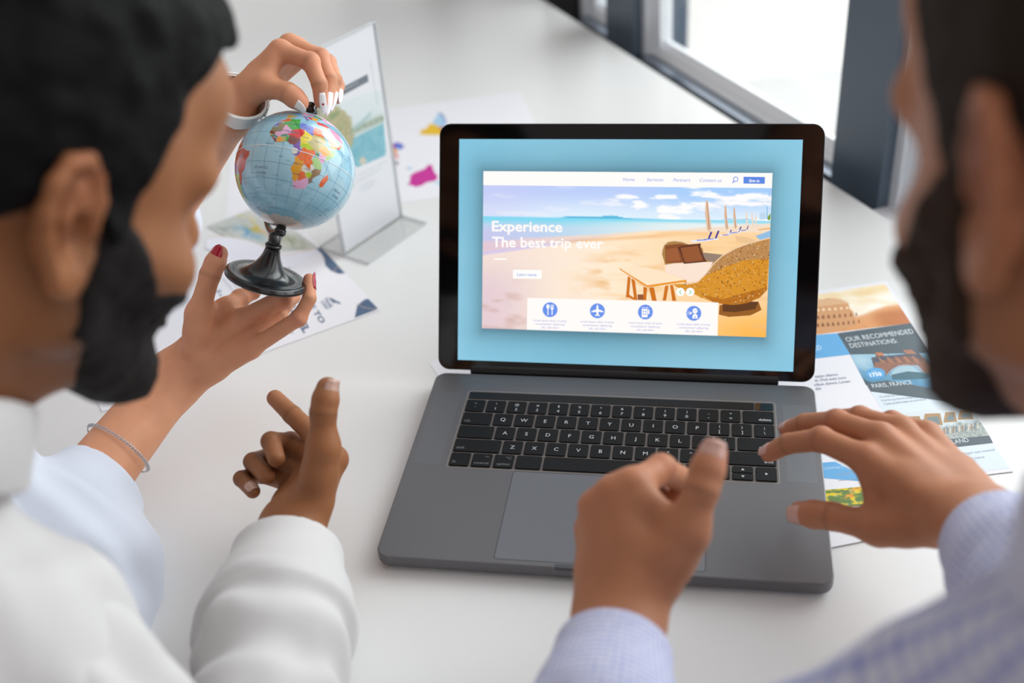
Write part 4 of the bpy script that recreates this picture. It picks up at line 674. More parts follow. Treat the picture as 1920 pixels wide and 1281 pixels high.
b.lathe(SP_ - AX * 4.5, AX, ((4.6, 0), (5.2, 1), (5.2, 4), (4.2, 5), (4.2, 7.5)), 24); b.build('clamp', M_bk, glo, smooth=True)
arc = [GC + (GR + 6.5) * (-math.cos(t) * AX + math.sin(t) * bk) for t in np.linspace(.05, PI - .05, 40)]
b = MB(); b.tube([SP_ - AX * 4] + arc + [NP + AX * 4], 3.0, 14, flat=1.5); b.build('meridian_arm', M_bk, glo, smooth=True)
b = MB(); b.lathe(NP - AX * 3.8, AX, ((4.6, 0), (6.4, 1.2), (6.4, 6.0), (5.0, 7.0), (5.0, 11), (3.6, 12.6)), 24); b.build('top_knob', M_bk, glo, smooth=True)

# ------------------------------------------------------------------ sculpting tools: blended distance fields -> one continuous surface
def smin(a, b, k):
    h = np.clip(0.5 + 0.5 * (b - a) / k, 0, 1); return b * (1 - h) + a * h - k * h * (1 - h)
def smax(a, b, k): return -smin(-a, -b, k)
def cone(a, b, ra, rb):
    a = np.asarray(a, float); b = np.asarray(b, float); ba = b - a; bb = ba @ ba + 1e-9
    def f(P):
        t = np.clip((P - a) @ ba / bb, 0, 1); return np.linalg.norm(P - a - t[:, None] * ba, axis=1) - (ra + (rb - ra) * t)
    f.box = (np.minimum(a - ra, b - rb), np.maximum(a + ra, b + rb)); return f
def ell(c, r, A=None):
    c = np.asarray(c, float); r = np.asarray(r, float); A = np.eye(3) if A is None else np.asarray(A, float)
    def f(P):
        q = (P - c) @ A; k0 = np.linalg.norm(q / r, axis=1); k1 = np.linalg.norm(q / r ** 2, axis=1) + 1e-9; return k0 * (k0 - 1) / k1
    R_ = r.max(); f.box = (c - R_, c + R_); return f
def blend(fs, k):
    def f(P):
        d = fs[0](P)
        for g in fs[1:]:
            kk = k
            if isinstance(g, tuple): g, kk = g
            d = smin(d, g(P), kk)
        return d
    f.box = boxes([g[0] if isinstance(g, tuple) else g for g in fs]); return f
def boxes(fs): return (np.min([g.box[0] for g in fs], axis=0), np.max([g.box[1] for g in fs], axis=0))
def hsh(i, j, k, s): return ((np.sin(i * 127.1 + j * 311.7 + k * 74.7 + s * 19.3) * 43758.5453) % 1.0) * 2 - 1
def n3(P, sc_, s=0):
    q = P / sc_; i = np.floor(q); f = q - i; f = f * f * (3 - 2 * f); r = 0
    for a in (0, 1):
        for b in (0, 1):
            for c in (0, 1):
                r = r + hsh(i[:, 0] + a, i[:, 1] + b, i[:, 2] + c, s) * np.where(a, f[:, 0], 1 - f[:, 0]) * np.where(b, f[:, 1], 1 - f[:, 1]) * np.where(c, f[:, 2], 1 - f[:, 2])
    return r
def polygonize(f, h, pad=6.0, box=None):
    lo, hi = box if box is not None else f.box; lo = np.asarray(lo) - pad; hi = np.asarray(hi) + pad; B = 8; nb = np.ceil((hi - lo) / (B * h)).astype(int)
    I = np.stack(np.meshgrid(*[np.arange(n) for n in nb], indexing='ij'), -1).reshape(-1, 3)
    dc = np.concatenate([f(lo + (I[s:s + 60000] + .5) * B * h) for s in range(0, len(I), 60000)]); I = I[np.abs(dc) < B * h * 1.35 + 2]
    g = np.stack(np.meshgrid(*[np.arange(B + 1)] * 3, indexing='ij'), -1).reshape(-1, 3); VK = []; VP = []; QF = []
    M_ = 4096
    def key(c): return (c[..., 0] * M_ + c[..., 1]) * M_ + c[..., 2]
    for s in range(0, len(I), 400):
        J = I[s:s + 400]; cc = J[:, None, :] * B + g[None]; D = f((lo + cc.reshape(-1, 3) * h)).reshape(len(J), B + 1, B + 1, B + 1); S = D < 0
        c8 = [(a, b, c) for a in (0, 1) for b in (0, 1) for c in (0, 1)]; sub = lambda X, a, b, c: X[:, a:a + B, b:b + B, c:c + B]
        cnt = sum(sub(S, *c).astype(int) for c in c8); act = (cnt > 0) & (cnt < 8); ix = np.argwhere(act)
        if len(ix) == 0: continue
        acc = np.zeros((len(ix), 3)); nn = np.zeros(len(ix)); bi, x, y, z = ix.T
        for a in c8:
            for ax in range(3):
                if a[ax] == 0:
                    b = list(a); b[ax] = 1; d0 = D[bi, x + a[0], y + a[1], z + a[2]]; d1 = D[bi, x + b[0], y + b[1], z + b[2]]; cr = (d0 < 0) != (d1 < 0); t = np.where(cr, d0 / (d0 - d1 + 1e-12), 0)
                    p = np.tile(np.array(a, float), (len(ix), 1)); p[:, ax] = t; acc += p * cr[:, None]; nn += cr
        gc = J[bi] * B + np.stack([x, y, z], 1); VK.append(key(gc + 1)); VP.append(lo + (gc + acc / nn[:, None]) * h)
        for ax in range(3):
            sl0 = [slice(0, B)] * 3; sl1 = [slice(0, B)] * 3; sl1[ax] = slice(1, B + 1)
            s0 = S[(slice(None), *sl0)]; s1 = S[(slice(None), *sl1)]; e = np.argwhere(s0 != s1)
            if len(e) == 0: continue
            fl = s0[tuple(e.T)]; gc = J[e[:, 0]] * B + e[:, 1:] + 1; u, v = [(1, 2), (2, 0), (0, 1)][ax]; du_ = np.zeros(3, int); du_[u] = 1; dv_ = np.zeros(3, int); dv_[v] = 1
            q = np.stack([key(gc - du_ - dv_), key(gc - dv_), key(gc), key(gc - du_)], 1); q = np.where(fl[:, None], q, q[:, ::-1]); QF.append(q)
    K = np.concatenate(VK); V = np.concatenate(VP); o = np.argsort(K); K = K[o]; V = V[o]; Q_ = np.concatenate(QF); j = np.clip(np.searchsorted(K, Q_), 0, len(K) - 1); ok_ = (K[j] == Q_).all(1); return V, j[ok_]
def joinm(parts):
    V = []; F = []; k = 0
    for v, f in parts: V.append(v); F.append(f + k); k += len(v)
    return np.concatenate(V), np.concatenate(F)

# ------------------------------------------------------------------ hands
def hand(W, E, fingers, thumb, s=1.0, fr=28, wr=(19, 24), pk=9, knob=1.0):
    """W wrist, E elbow, fingers: four chains MCP..tip from index to little, thumb: CMC..tip"""
    I0, P0 = fingers[0][0], fingers[3][0]; lat = unit(P0 - I0); ax = unit((I0 + P0) / 2 - W); pn = unit(np.cross(lat, ax)); lat = np.cross(ax, pn)
    palm = []
    for k_, (o_, rw) in enumerate(((-14, 12.5), (-5, 13), (5, 13), (14, 12))): palm.append(cone(W + lat * o_ * s, fingers[k_][0], rw * s, (10.2, 10.2, 9.6, 8.8)[k_] * s))
    palm.append(cone(thumb[0], thumb[1], 14 * s, 12 * s)); palm.append(cone(W + lat * 10 * s, (fingers[3][0] + W) / 2 + lat * 3 * s, 14 * s, 13 * s))
    palm.append(cone((thumb[0] + thumb[1]) / 2, (I0 * .62 + W * .38), 10 * s, 10 * s)); palm.append(cone(thumb[1] * .75 + I0 * .25, I0 * .7 + thumb[1] * .3, 6.5 * s, 6.5 * s))
    fa = unit(E - W); la = unit(lat - fa * (lat @ fa))
    palm.append((cone(W - la * wr[0] * .35 * s, E - la * 6 * s, wr[0] * s, fr * s), 16)); palm.append((cone(W + la * wr[0] * .35 * s, E + la * 6 * s, wr[0] * .95 * s, fr * s), 16))
    pf = blend(palm, pk * s); fg = []
    rr = ((9.6, 8.7, 7.7, 6.9), (9.8, 8.9, 7.9, 7.0), (9.2, 8.3, 7.4, 6.6), (8.2, 7.3, 6.5, 5.9))
    for k_, ch in enumerate(fingers):
        r = np.array(rr[k_]) * s; c = [cone(ch[0], ch[1], r[0], r[1]), (cone(ch[1], ch[2], r[1] * .97, r[2]), 2.5), (cone(ch[2], ch[3], r[2] * .98, r[3]), 2), (ell(ch[1], (r[1] * 1.06 * knob,) * 3), 3)]; fg.append(blend(c, 2.5))
    r = np.array((12, 10.6, 10.0, 8.4)) * s; th = blend([cone(thumb[1], thumb[2], r[1], r[2] * .95), (cone(thumb[2], thumb[2] * .45 + thumb[3] * .55, r[2], r[2] * .98), 3), (cone(thumb[2] * .45 + thumb[3] * .55, thumb[3], r[2] * .98, r[3]), 3)], 3)
    def f(P):
        b = pf(P); d = smin(b, th(P), 9 * s)
        for k_, g in enumerate(fg): d = smin(d, smin(b, g(P), 7 * s), 1.2)
        return d
    f.box = boxes([pf, th] + fg); return f
def chain(pts): return [at(*p) if len(p) == 3 else np.array(p[:3]) for p in pts]
def nail(a, tip, normal, rad, ln=11, wd=1.0, over=0.0, m=None, parent=None, pointed=0.0, back=0.0):
    """curved plate on the last finger segment a->tip"""
    t = unit(tip - a); n = np.asarray(normal, float); n = unit(n - t * (n @ t)); b_ = np.cross(t, n); rings = []
    for lift in (0.55, -0.35):
        for i in range(9):
            v = i / 8; x = -ln + v * (ln + over) - back; wv = wd * math.sqrt(max(0.02, 1 - (max(0, 0.30 - v) / .30) ** 2 * .8)); wv *= 1 if v < .75 else (1 - (v - .75) / .25 * .25); wv = wv if not pointed else .80 * wd * math.sqrt(max(.02, 1 - ((v - .42) / .585) ** 2)); dr = -0.10 * max(0, x) ** 1.2 - (rad * .06 if v > .6 else 0)
            rings.append([tip + t * (x + rad * .62) + (rad * 1.0 + lift + dr) * (math.cos(th) * n + math.sin(th) * b_) for th in np.linspace(-.95 * wv, .95 * wv, 9)])
    v = np.array([p for r in rings for p in r]); F = []
    for L_ in (0, 1):
        for i in range(8):
            for j in range(8):
                k0 = L_ * 81 + i * 9 + j; q = [k0, k0 + 1, k0 + 10, k0 + 9]; F.append(q if L_ else q[::-1])
    edge = [j for j in range(9)] + [9 * i + 8 for i in range(1, 9)] + [72 + j for j in range(7, -1, -1)] + [9 * i for i in range(7, 0, -1)]
    for i in range(len(edge)): p, q = edge[i], edge[(i + 1) % len(edge)]; F.append([p, q, q + 81, p + 81])
    return mesh_obj('fingernail', v, F, m, parent, smooth=True)
def toward_cam(p): return unit(CAM_P - p)

# ------------------------------------------------------------------ heads (local mm: x to the person's right, y forward, z up, origin between the ears)
def head_parts():
    f = [ell((0, -10, 44), (75, 95, 80)), (ell((0, 32, 0), (63, 64, 74)), 22), (ell((0, 42, -48), (46, 46, 50)), 22)]
    for s in (-1, 1):
        f += [(cone((s * 54, 6, -50), (s * 16, 76, -96), 15, 17), 16), (cone((s * 58, 26, -18), (s * 45, 70, -30), 15, 16), 18), (cone((s * 50, 72, 24), (s * 8, 90, 24), 9, 11), 18), (cone((s * 58, 0, -10), (s * 54, 6, -50), 14, 15), 14)]
    f += [(ell((0, 80, -100), (21, 17, 17)), 12), (cone((0, 92, 14), (0, 114, -24), 8, 12), 8), (ell((11, 106, -30), (7, 8, 6)), 5), (ell((-11, 106, -30), (7, 8, 6)), 5), (ell((0, 95, -54), (23, 10, 5.5)), 3.5), (ell((0, 94, -64), (20, 10, 6)), 3.5), (ell((0, 70, 60), (52, 32, 34)), 20), (ell((0, 62, -42), (46, 34, 32)), 20)]
    g = blend(f, 20)
    def h(P):
        d = g(P)
        for s in (-1, 1): d = smax(d, -(ell((s * 31, 104, 3), (16, 14, 10))(P)), 10)
        return d
    h.box = g.box; return h
def ear(s):
    o = [(2, -1), (3, 12), (-2, 25), (-11, 32), (-22, 31), (-29, 22), (-30, 8), (-26, -6), (-20, -17), (-13, -27), (-5, -31), (1, -25), (3, -14)]
    def P3(y, z): return np.array([s * (73 + max(0, -y) * .38), y - 4, z])
    c = [cone(P3(*o[i]), P3(*o[i + 1]), 4.0, 4.0) for i in range(len(o) - 1)]; lobe = ell(P3(-9, -24), (5, 9, 9)); ant = [cone(P3(-13, 20), P3(-19, 6), 3.2, 3.4), cone(P3(-19, 6), P3(-12, -10), 3.4, 3.2)]
    pl = ell(P3(-14, 3) - np.array([s * 5, 0, 0]), (5.5, 15, 26)); rim = blend(c + [(lobe, 5)] + ant, 2.5)
    def f(P):
        d = smin(rim(P), pl(P), 3); return smax(d, -ell(P3(-7, -2) + np.array([s * 4, 0, 0]), (11, 7.5, 10))(P), 3)
    f.box = (rim.box[0] - 4, rim.box[1] + 4); return f
HEAD = head_parts()
class Head:
    def __init__(s, F, U, c, sc_=1.0): s.F = unit(F); U = np.asarray(U, float); s.U = unit(U - s.F * (U @ s.F)); s.R = np.cross(s.F, s.U); s.c = np.asarray(c, float); s.s = sc_; s.A = np.stack([s.R, s.F, s.U], 1)
    def w(s, p): return s.c + s.A @ (np.asarray(p, float) * s.s)
    def loc(s, P): return (P - s.c) @ s.A / s.s
    def wrap(s, f, box=None):
        g = lambda P: f(s.loc(P)) * s.s; lo, hi = box if box is not None else f.box; q = np.array([s.w((x, y, z)) for x in (lo[0], hi[0]) for y in (lo[1], hi[1]) for z in (lo[2], hi[2])]); g.box = (q.min(0), q.max(0)); return g
def joints(*hs): return [(c[i - 1], c[i], c[i + 1]) for h in hs for c in h for i in range(1, len(c) - 1)]
def skin_col(V, base, spots, seed=0, creases=()):
    c = np.tile(np.array(base, float), (len(V), 1)); n = n3(V, 14.0, seed) * .5 + n3(V, 5.0, seed + 1) * .3; c = c * (1 + .045 * n)[:, None]
    for p0, p1, p2 in creases:      # the fine dark folds of skin across each finger joint
        t = unit(unit(p1 - p0) + unit(p2 - p1)); q = V - p1; x = q @ t; near = np.linalg.norm(q, axis=1) < 14
        for o_, wd, am in ((0, .8, .13), (1.9, .7, .06), (-1.9, .7, .06)): c = np.where(near[:, None], c * (1 - am * np.exp(-((x - o_) / wd) ** 2))[:, None], c)
    for p, r, cc, a in spots: c = mixc(c, cc, a * np.exp(-((np.linalg.norm(V - p, axis=1) / r) ** 2)))
    return lin(np.clip(c, 0, 255))
M_skin = attr_mat('skin', rough=0.5, spec=0.26, sss=0.12, bump=(1400, 0.06, 0.0003))
def nailmat(name, c, rough=0.25, coat=0.3): return mat(name, c, rough=rough, coat=coat)

def sleeve_fn(pts, rs, cuff_cut=None, hollow=4.0, amp=2.5, seed=0, wl=26.0, k=22, extra=None):
    """cloth tube along pts (wrist end first), open at the wrist end; folds run across the arm"""
    segs = [cone(pts[i], pts[i + 1], rs[i], rs[i + 1]) for i in range(len(pts) - 1)]; outer = blend(segs + (extra or []), k); ax = unit(pts[1] - pts[0])
    inner = cone(pts[0] - ax * 30, pts[0] + ax * 70, rs[0] - hollow + .0, rs[0] - hollow)
    def f(P):
        d = outer(P); t = (P - pts[0]) @ ax; w1 = n3(P + ax * 0, wl * 1.6, seed + 3); fold = np.sin((t + 18 * w1 + .35 * ((P - pts[0]) @ UP)) * 2 * PI / wl) * .6 + n3(P, wl * .7, seed) * .9
        am = amp * sst(36, 80, t); d = d + am * fold; d = smax(d, -t, 2.0); return smax(d, -inner(P), 1.2)
    f.box = outer.box; return f

# ================================================================== man on the left
def P3(x, y, z): return np.array([x, y, z], float)
H1 = Head((.40, .78, -.49), (.32, .38, .87), (-277, -132, 411), 1.04)
man1 = thing('person', (-300, -330, -740), 'man with black hair and beard in white shirt, left foreground, pointing with one hand', 'person')
W1 = at(548, 985, 858); E1 = onz(455, 1640, 54); RS1 = at(15, 1200, 600); NB1 = H1.w((0, -60, -165)); CH1 = NB1 + P3(-50, -165, -290)
I1 = chain([(626, 862, 872), (594, 822, 893), (548, 778, 908), (516, 747, 918)]); MM1 = chain([(600, 858, 892), (545, 832, 915), (508, 828, 895), (518, 860, 880)])
R1 = chain([(575, 880, 905), (512, 856, 925), (474, 866, 900), (500, 893, 884)]); L1 = chain([(548, 905, 915), (488, 888, 925), (453, 898, 898), (474, 921, 886)])
T1 = chain([(590, 935, 850), (606, 840, 840), (606, 775, 836), (614, 728, 838)])
fh = hand(W1, E1, [I1, MM1, R1, L1], T1, 1.0); hv = polygonize(fh, 1.3)
sh1 = -H1.R
def body_core(H, NB, CH, arms, hd=True):
    nk = [cone(H.w((0, -22, -40)), H.w((0, -50, -120)), 55, 54), (cone(H.w((0, -50, -120)), NB, 54, 56), 12), (cone(H.w((0, 30, -80)), H.w((0, -34, -124)), 34, 46), 16)]
    core = [(cone(NB, NB * .5 + CH * .5, 56, 78), 12), (cone(NB * .5 + CH * .5, CH, 78, 85), 20)]
    for S_, E_, W_ in arms: core += [(cone(NB * .4 + S_ * .6 - UP * 20, S_, 36, 36), 12), (cone(S_, E_, 38, 31), 20), (cone(E_, W_, 30, 20), 12)]
    hf = H.wrap(HEAD); er = [H.wrap(ear(1)), H.wrap(ear(-1))]; g = blend(nk + core, 12)
    def f(P): return smin(smin(smin(hf(P), g(P), 26), er[0](P), 2.5), er[1](P), 2.5)
    f.box = boxes([hf, g] + er); return f
LS1 = NB1 + P3(-190, 40, -60); LS1[0] += 40; LE1 = LS1 + P3(-20, -90, -240); LW1 = LE1 + P3(110, 30, -200)
fb = body_core(H1, NB1, CH1, [(RS1, E1, W1), (LS1, LE1, LW1)])
bv = polygonize(fb, 3.0)
# resting left hand, hidden behind his head and the woman's arm
V, F_ = joinm([bv, hv])
sp = [(p, 9, (96, 60, 44), .35) for p in (I1[0], MM1[1], R1[1], L1[1], T1[2])] + [(T1[3], 9, (176, 132, 104), .5), (I1[3], 16, (178, 122, 92), .7), (MM1[2], 10, (70, 42, 30), .5), (L1[2], 10, (80, 50, 38), .4), (R1[2], 10, (84, 54, 38), .4)] + [(H1.w((78, -14, 22)), 22, (150, 88, 62), .5)] + [(H1.w(q), r_, (52, 38, 32), .8) for q, r_ in (((60, 20, -45), 24), ((50, 45, -60), 26), ((35, 70, -85), 30), ((62, 12, -20), 16), ((30, 88, -50), 16))]
mesh_obj('body', V, F_, M_skin, man1, cols=skin_col(V, (152, 99, 64), sp, 3, joints([I1, MM1, R1, L1, T1[1:]])))
nm1 = nailmat('nail_tan', (188, 150, 134)); nail(T1[2], T1[3], toward_cam(T1[3]) + CR @ np.array([.9, 0, 0]), 8.4, 13, 1.0, 1.5, nm1, man1); nail(L1[2], L1[3], toward_cam(L1[3]) + CR @ np.array([.2, .3, 0]), 6.0, 9, 1.0, .5, nm1, man1)
def shell(H, thick, amp, wl, seed, region, ear_free=True):
    er = [ear(1), ear(-1)]
    def f(p):
        t = thick(p); d = HEAD(p) - t + amp * (n3(p, wl, seed) + .5 * n3(p, wl * .45, seed + 1)); d = smax(d, region(p), 12); d = np.maximum(d, -(HEAD(p) + 6))
        return d
    return H.wrap(f, box=(np.array([-110, -135, -150.]), np.array([110, 150, 180.])))
def hair_region(p):     # positive outside the hairline
    x, y, z = p.T; ax_ = np.abs(x); front = np.where(y > 20, 0, 0)
    line = 22 + .15 * ax_ * 0 + 66 * sst(8, 66, y) - 62 * sst(0, -80, y) - 34 * np.exp(-((y - 12) / 13) ** 2) * sst(50, 66, ax_)    # sideburn dips in front of the ear
    return line - z
def beard_region(p):
    x, y, z = p.T; ax_ = np.abs(x)
    up = z - (9 - 43 * sst(14, 62, y)) ; d = np.maximum(up, -(y + 1)); low = (-58 - 62 * sst(0, 62, y)) - z; d = np.maximum(d, low); lip = ell((0, 100, -59), (19, 12, 6))(p); return np.maximum(d, -lip)
M_hair1 = mat('black_hair', (12, 12, 13), rough=0.7, spec=0.15, bump=(700, .5, .002))
def thick1(p): x, y, z = p.T; return 5 + 15 * sst(40, 130, z) * (1 - .6 * sst(60, 100, y)) + 6 * np.exp(-(((y - 60) / 40) ** 2 + ((z - 112) / 30) ** 2 + (x / 60) ** 2))
V, F_ = polygonize(shell(H1, thick1, 3.2, 17, 5, hair_region), 2.6); mesh_obj('hair', V, F_, M_hair1, man1)
V, F_ = polygonize(shell(H1, lambda p: 2.2 + 6 * sst(-50, -95, p[:, 2]) * sst(10, 50, p[:, 1]), 1.4, 9, 8, beard_region), 2.2); mesh_obj('beard', V, F_, mat('black_beard', (26, 22, 21), rough=.7, spec=.2, bump=(900, .6, .002)), man1)
M_shirt1 = mat('white_cotton', (208, 206, 206), rough=0.75, sheen=0.2, bump=(2200, 0.12, 0.0003))
def shirt(H, NB, CH, arms, name, m, parent, colr=None, hv_=3.0, amp=3.0, seed=1, coldir=None, chr_=(150, 105, 215), yaw=0.0):
    cs, sn = math.cos(yaw), math.sin(yaw); A = np.array([[cs, -sn, 0], [sn, cs, 0], [0, 0, 1.]])
    body = [ell(CH, chr_, A)]
    for S_, E_, W_, rr in arms: body += [(cone(NB * .55 + S_ * .45 - UP * 22, S_, 55, rr[0]), 40), (cone(S_, E_, rr[0], rr[1]), 30)]
    yk = H.w((0, -62, -170)); body.append((cone(yk, yk * .55 + CH * .45, 84, 104), 40)); body.append((cone(H.w((0, -58, -162)), yk, 62, 84), 14)); g = blend(body, 40); nax = H.U
    neck = cone(H.w((0, -22, -40)), H.w((0, -44, -104)), 62, 62)
    def f(P):
        fold = n3(P, 46, seed) * 1.6 + n3(P * np.array([1, 1, .45]), 24, seed + 2) * .9; d = g(P) + amp * fold; return smax(d, -neck(P), 6)
    f.box = g.box; V, F__ = polygonize(f, hv_); return V, F__, nax
def collar(H, top, m, parent):
    """stand-and-fall shirt collar around the neck, in head coordinates"""
    mb_ = MB(); n = 56; rings = []
    for rr, z in ((63, top - 34), (62, top - 2), (64, top), (67, top), (72, top - 10), (82, top - 38), (81, top - 41), (70, top - 30), (66, top - 38)):
        yc = -22 - (-40 - z) * 30 / 80; rings.append([H.w((rr * math.cos(a) * (1 if z > top - 30 else 1.03), yc + (rr + 6 * max(0, math.sin(a))) * math.sin(a), z - 34 * max(0, math.sin(a)) ** 2)) for a in np.linspace(0, 2 * PI, n + 1)[:-1]])
    mb_.loft(rings + [rings[0]], False); return mb_.build('collar', m, parent, smooth=True)
V, F_, nax = shirt(H1, NB1, CH1, [(RS1, E1, W1, (56, 50)), (LS1, LE1, LW1, (64, 54))], 'shirt', M_shirt1, man1, seed=11, amp=4.5, yaw=-.6)
ax1 = unit(E1 - W1); C1 = W1 + ax1 * 30
sl = sleeve_fn([C1, C1 + ax1 * 62, C1 + ax1 * 66, E1, RS1], [41, 44, 47, 50, 54], amp=5.0, seed=21, wl=40); sv = polygonize(sl, 2.0)
sl2 = sleeve_fn([LW1 + unit(LE1 - LW1) * 20, LE1, LS1], [40, 52, 60], amp=3, seed=5); sv2 = polygonize(sl2, 3.5)
V, F_ = joinm([(V, F_), sv, sv2]); s1 = mesh_obj('shirt', V, F_, M_shirt1, man1); collar(H1, -86, M_shirt1, s1)

# ================================================================== man on the right
H2 = Head((-.35, .88, -.315), (-.12, .295, .95), (236, -190, 454), 1.06)
man2 = thing('person', (330, -360, -740), 'man with short brown hair and beard in checked shirt, right foreground, hand over keys', 'person')
WL2 = at(1160, 1165, 692); EL2 = at(1085, 1650, 540); LS2 = at(1990, 1395, 450); NB2 = H2.w((0, -60, -165)); CH2 = NB2 + P3(90, -150, -290); WR2 = at(1835, 978, 733); ER2 = at(2075, 1270, 520); RS2 = P3(425, -150, 275)
a1 = chain([(1186, 912, 706), (1240, 880, 728), (1284, 902, 756), (1268, 945, 752)]); a2 = chain([(1150, 928, 708), (1205, 915, 745), (1246, 935, 772), (1242, 968, 760)]); a3 = chain([(1118, 952, 715), (1170, 945, 752), (1208, 965, 776), (1215, 990, 764)]); a4 = chain([(1108, 992, 726), (1140, 985, 758), (1170, 1000, 775), (1182, 1018, 766)])
t_ = chain([(1235, 1085, 688), (1288, 1000, 682), (1315, 920, 680), (1336, 850, 686)])
hL = hand(WL2, EL2, [a1, a2, a3, a4], t_, 1.08); hvL = polygonize(hL, 1.5)
b1 = chain([(1625, 862, 790), (1540, 824, 818), (1478, 832, 846), (1442, 850, 862)]); b2 = chain([(1652, 822, 803), (1568, 792, 833), (1510, 795, 865), (1478, 806, 884)]); b3 = chain([(1690, 808, 818), (1612, 784, 845), (1570, 786, 872), (1545, 795, 890)]); b4 = chain([(1738, 815, 828), (1672, 790, 850), (1640, 790, 870), (1620, 795, 885)])
t2_ = chain([(1745, 985, 752), (1650, 990, 775), (1560, 968, 798), (1500, 962, 818)])
hR = hand(WR2, ER2, [b1, b2, b3, b4], t2_, 1.02); hvR = polygonize(hR, 1.5)
fb2 = body_core(H2, NB2, CH2, [(LS2, EL2, WL2), (RS2, ER2, WR2)]); bv2 = polygonize(fb2, 3.0)
V, F_ = joinm([bv2, hvL, hvR])
sp = [(p, 10, (196, 120, 96), .45) for p in (a1[0], a2[0], a3[0], a4[0], a1[1], b1[0], b2[0], b1[1], b2[1])] + [(p, 12, (206, 132, 108), .5) for p in (t_[3], a1[3], b1[3], b2[3], t2_[3])] + [(H2.w((-80, -16, 14)), 26, (170, 92, 66), .55)] + [(H2.w(q), r_, (74, 54, 42), .8) for q, r_ in (((-60, 20, -45), 24), ((-50, 45, -60), 28), ((-35, 70, -85), 32), ((-62, 12, -20), 18), ((-66, 5, 20), 20), ((-20, 80, -110), 26))]
mesh_obj('body', V, F_, M_skin, man2, cols=skin_col(V, (180, 121, 88), sp, 13, joints([a1, a2, a3, a4, t_[1:]], [b1, b2, b3, b4, t2_[1:]])))
nm2 = nailmat('nail_pink', (206, 160, 146)); nail(t_[2], t_[3], toward_cam(t_[3]), 9.2, 14, 1.0, 1.0, nm2, man2); nail(t2_[2], t2_[3], toward_cam(t2_[3]) + CR @ np.array([0, -.25, 0]), 8.6, 13, 1.0, .6, nm2, man2)
for c_ in (b1, b2, b3, b4): nail(c_[2], c_[3], UP + .25 * toward_cam(c_[3]), 6.9, 9.5, .95, .4, nm2, man2)
def thick2(p): return 4 + 8 * sst(40, 130, p[:, 2])
V, F_ = polygonize(shell(H2, thick2, 1.6, 12, 15, hair_region), 2.6); mesh_obj('hair', V, F_, mat('brown_hair', (46, 36, 29), rough=.7, spec=.15, bump=(900, .5, .002)), man2)
V, F_ = polygonize(shell(H2, lambda p: 3.5 + 8 * sst(-25, -90, p[:, 2]) * sst(0, 40, p[:, 1]), 1.8, 9, 18, beard_region), 2.2); mesh_obj('beard', V, F_, mat('dark_brown_beard', (56, 41, 32), rough=.7, spec=.15, bump=(900, .6, .002)), man2)
M_shirt2 = attr_mat('checked_cotton', rough=0.8, spec=0.2, bump=(2200, .1, .0003))
def checks(V, o, ax, pitch=4.8, base=(212, 214, 228), line=(126, 132, 200)):
    ax = unit(ax); q = V - o; t = q @ ax; r = q - t[:, None] * ax; a_ = unit(np.cross(ax, (0, .2, 1))); b_ = np.cross(ax, a_); ang = np.arctan2(r @ b_, r @ a_); R_ = 44.0
    s1_ = sst(.35, .8, np.sin(t * 2 * PI / pitch)); s2_ = sst(.35, .8, np.sin(ang * round(2 * PI * R_ / pitch))); return mixc(base, line, np.clip(.42 * s1_ + .42 * s2_, 0, 1))
P_, Q_f, nax2 = shirt(H2, NB2, CH2, [(LS2, EL2, WL2, (58, 52)), (RS2, ER2, WR2, (60, 50))], 'shirt', None, man2, seed=31, amp=4.0, yaw=.5)
def arm_sleeve(W_, E_, S_, cut, r, seed, h_):
    ax = unit(E_ - W_); c0 = W_ + ax * cut; s_ = sleeve_fn([c0, c0 + ax * 60, E_, S_], r, amp=3.0, seed=seed, wl=36); v, f = polygonize(s_, h_); return v, f, checks(v, c0, ax)
vA, fA, cA = arm_sleeve(WL2, EL2, LS2, 26, [35, 39, 52, 56], 33, 1.1); vB, fB, cB = arm_sleeve(WR2, ER2, RS2, 46, [36, 39, 52, 58], 35, 1.5)
V, F_ = joinm([(P_, Q_f), (vA, fA), (vB, fB)]); C__ = np.concatenate([np.clip(checks(P_, NB2, UP, 7.0), 0, 255), cA, cB]); s2 = mesh_obj('shirt', V, F_, M_shirt2, man2, cols=lin(C__))
collar(H2, -96, mat('collar_lavender', (205, 207, 226), rough=.8), s2)

# ================================================================== woman holding the globe
woman = thing('person', (-640, 150, -740), 'woman in rolled white sleeves, mostly hidden behind the left man, holding up the globe', 'person')
WA = at(428, 208, 965); EA = reach(WA, 285, 420, 255, near=False); WB = at(328, 708, 1000); EB = onz(70, 1030, 50)
NB3 = P3(-735, 165, 330); SB = P3(-600, 15, 235); SA = P3(-690, 330, 235); CH3 = NB3 + P3(-90, -10, -290); H3 = Head((.88, .32, -.30), (.28, .10, .95), NB3 + P3(55, 15, 165), 0.95)
w1 = chain([(525, 95, 950), (582, 116, 942), (599, 158, 938), (602, 190, 944)]); w2 = chain([(543, 84, 978), (600, 108, 968), (618, 150, 960), (612, 192, 956)]); w3 = chain([(556, 88, 1000), (614, 118, 988), (628, 150, 972), (618, 188, 966)]); w4 = chain([(568, 104, 1016), (620, 132, 1004), (634, 160, 994), (632, 184, 988)])
wt = chain([(452, 178, 955), (496, 160, 944), (540, 174, 936), (563, 192, 936)])
hA = hand(WA, EA, [w1, w2, w3, w4], wt, .86, fr=30, knob=.98, wr=(19, 22)); hvA = polygonize(hA, 1.4)
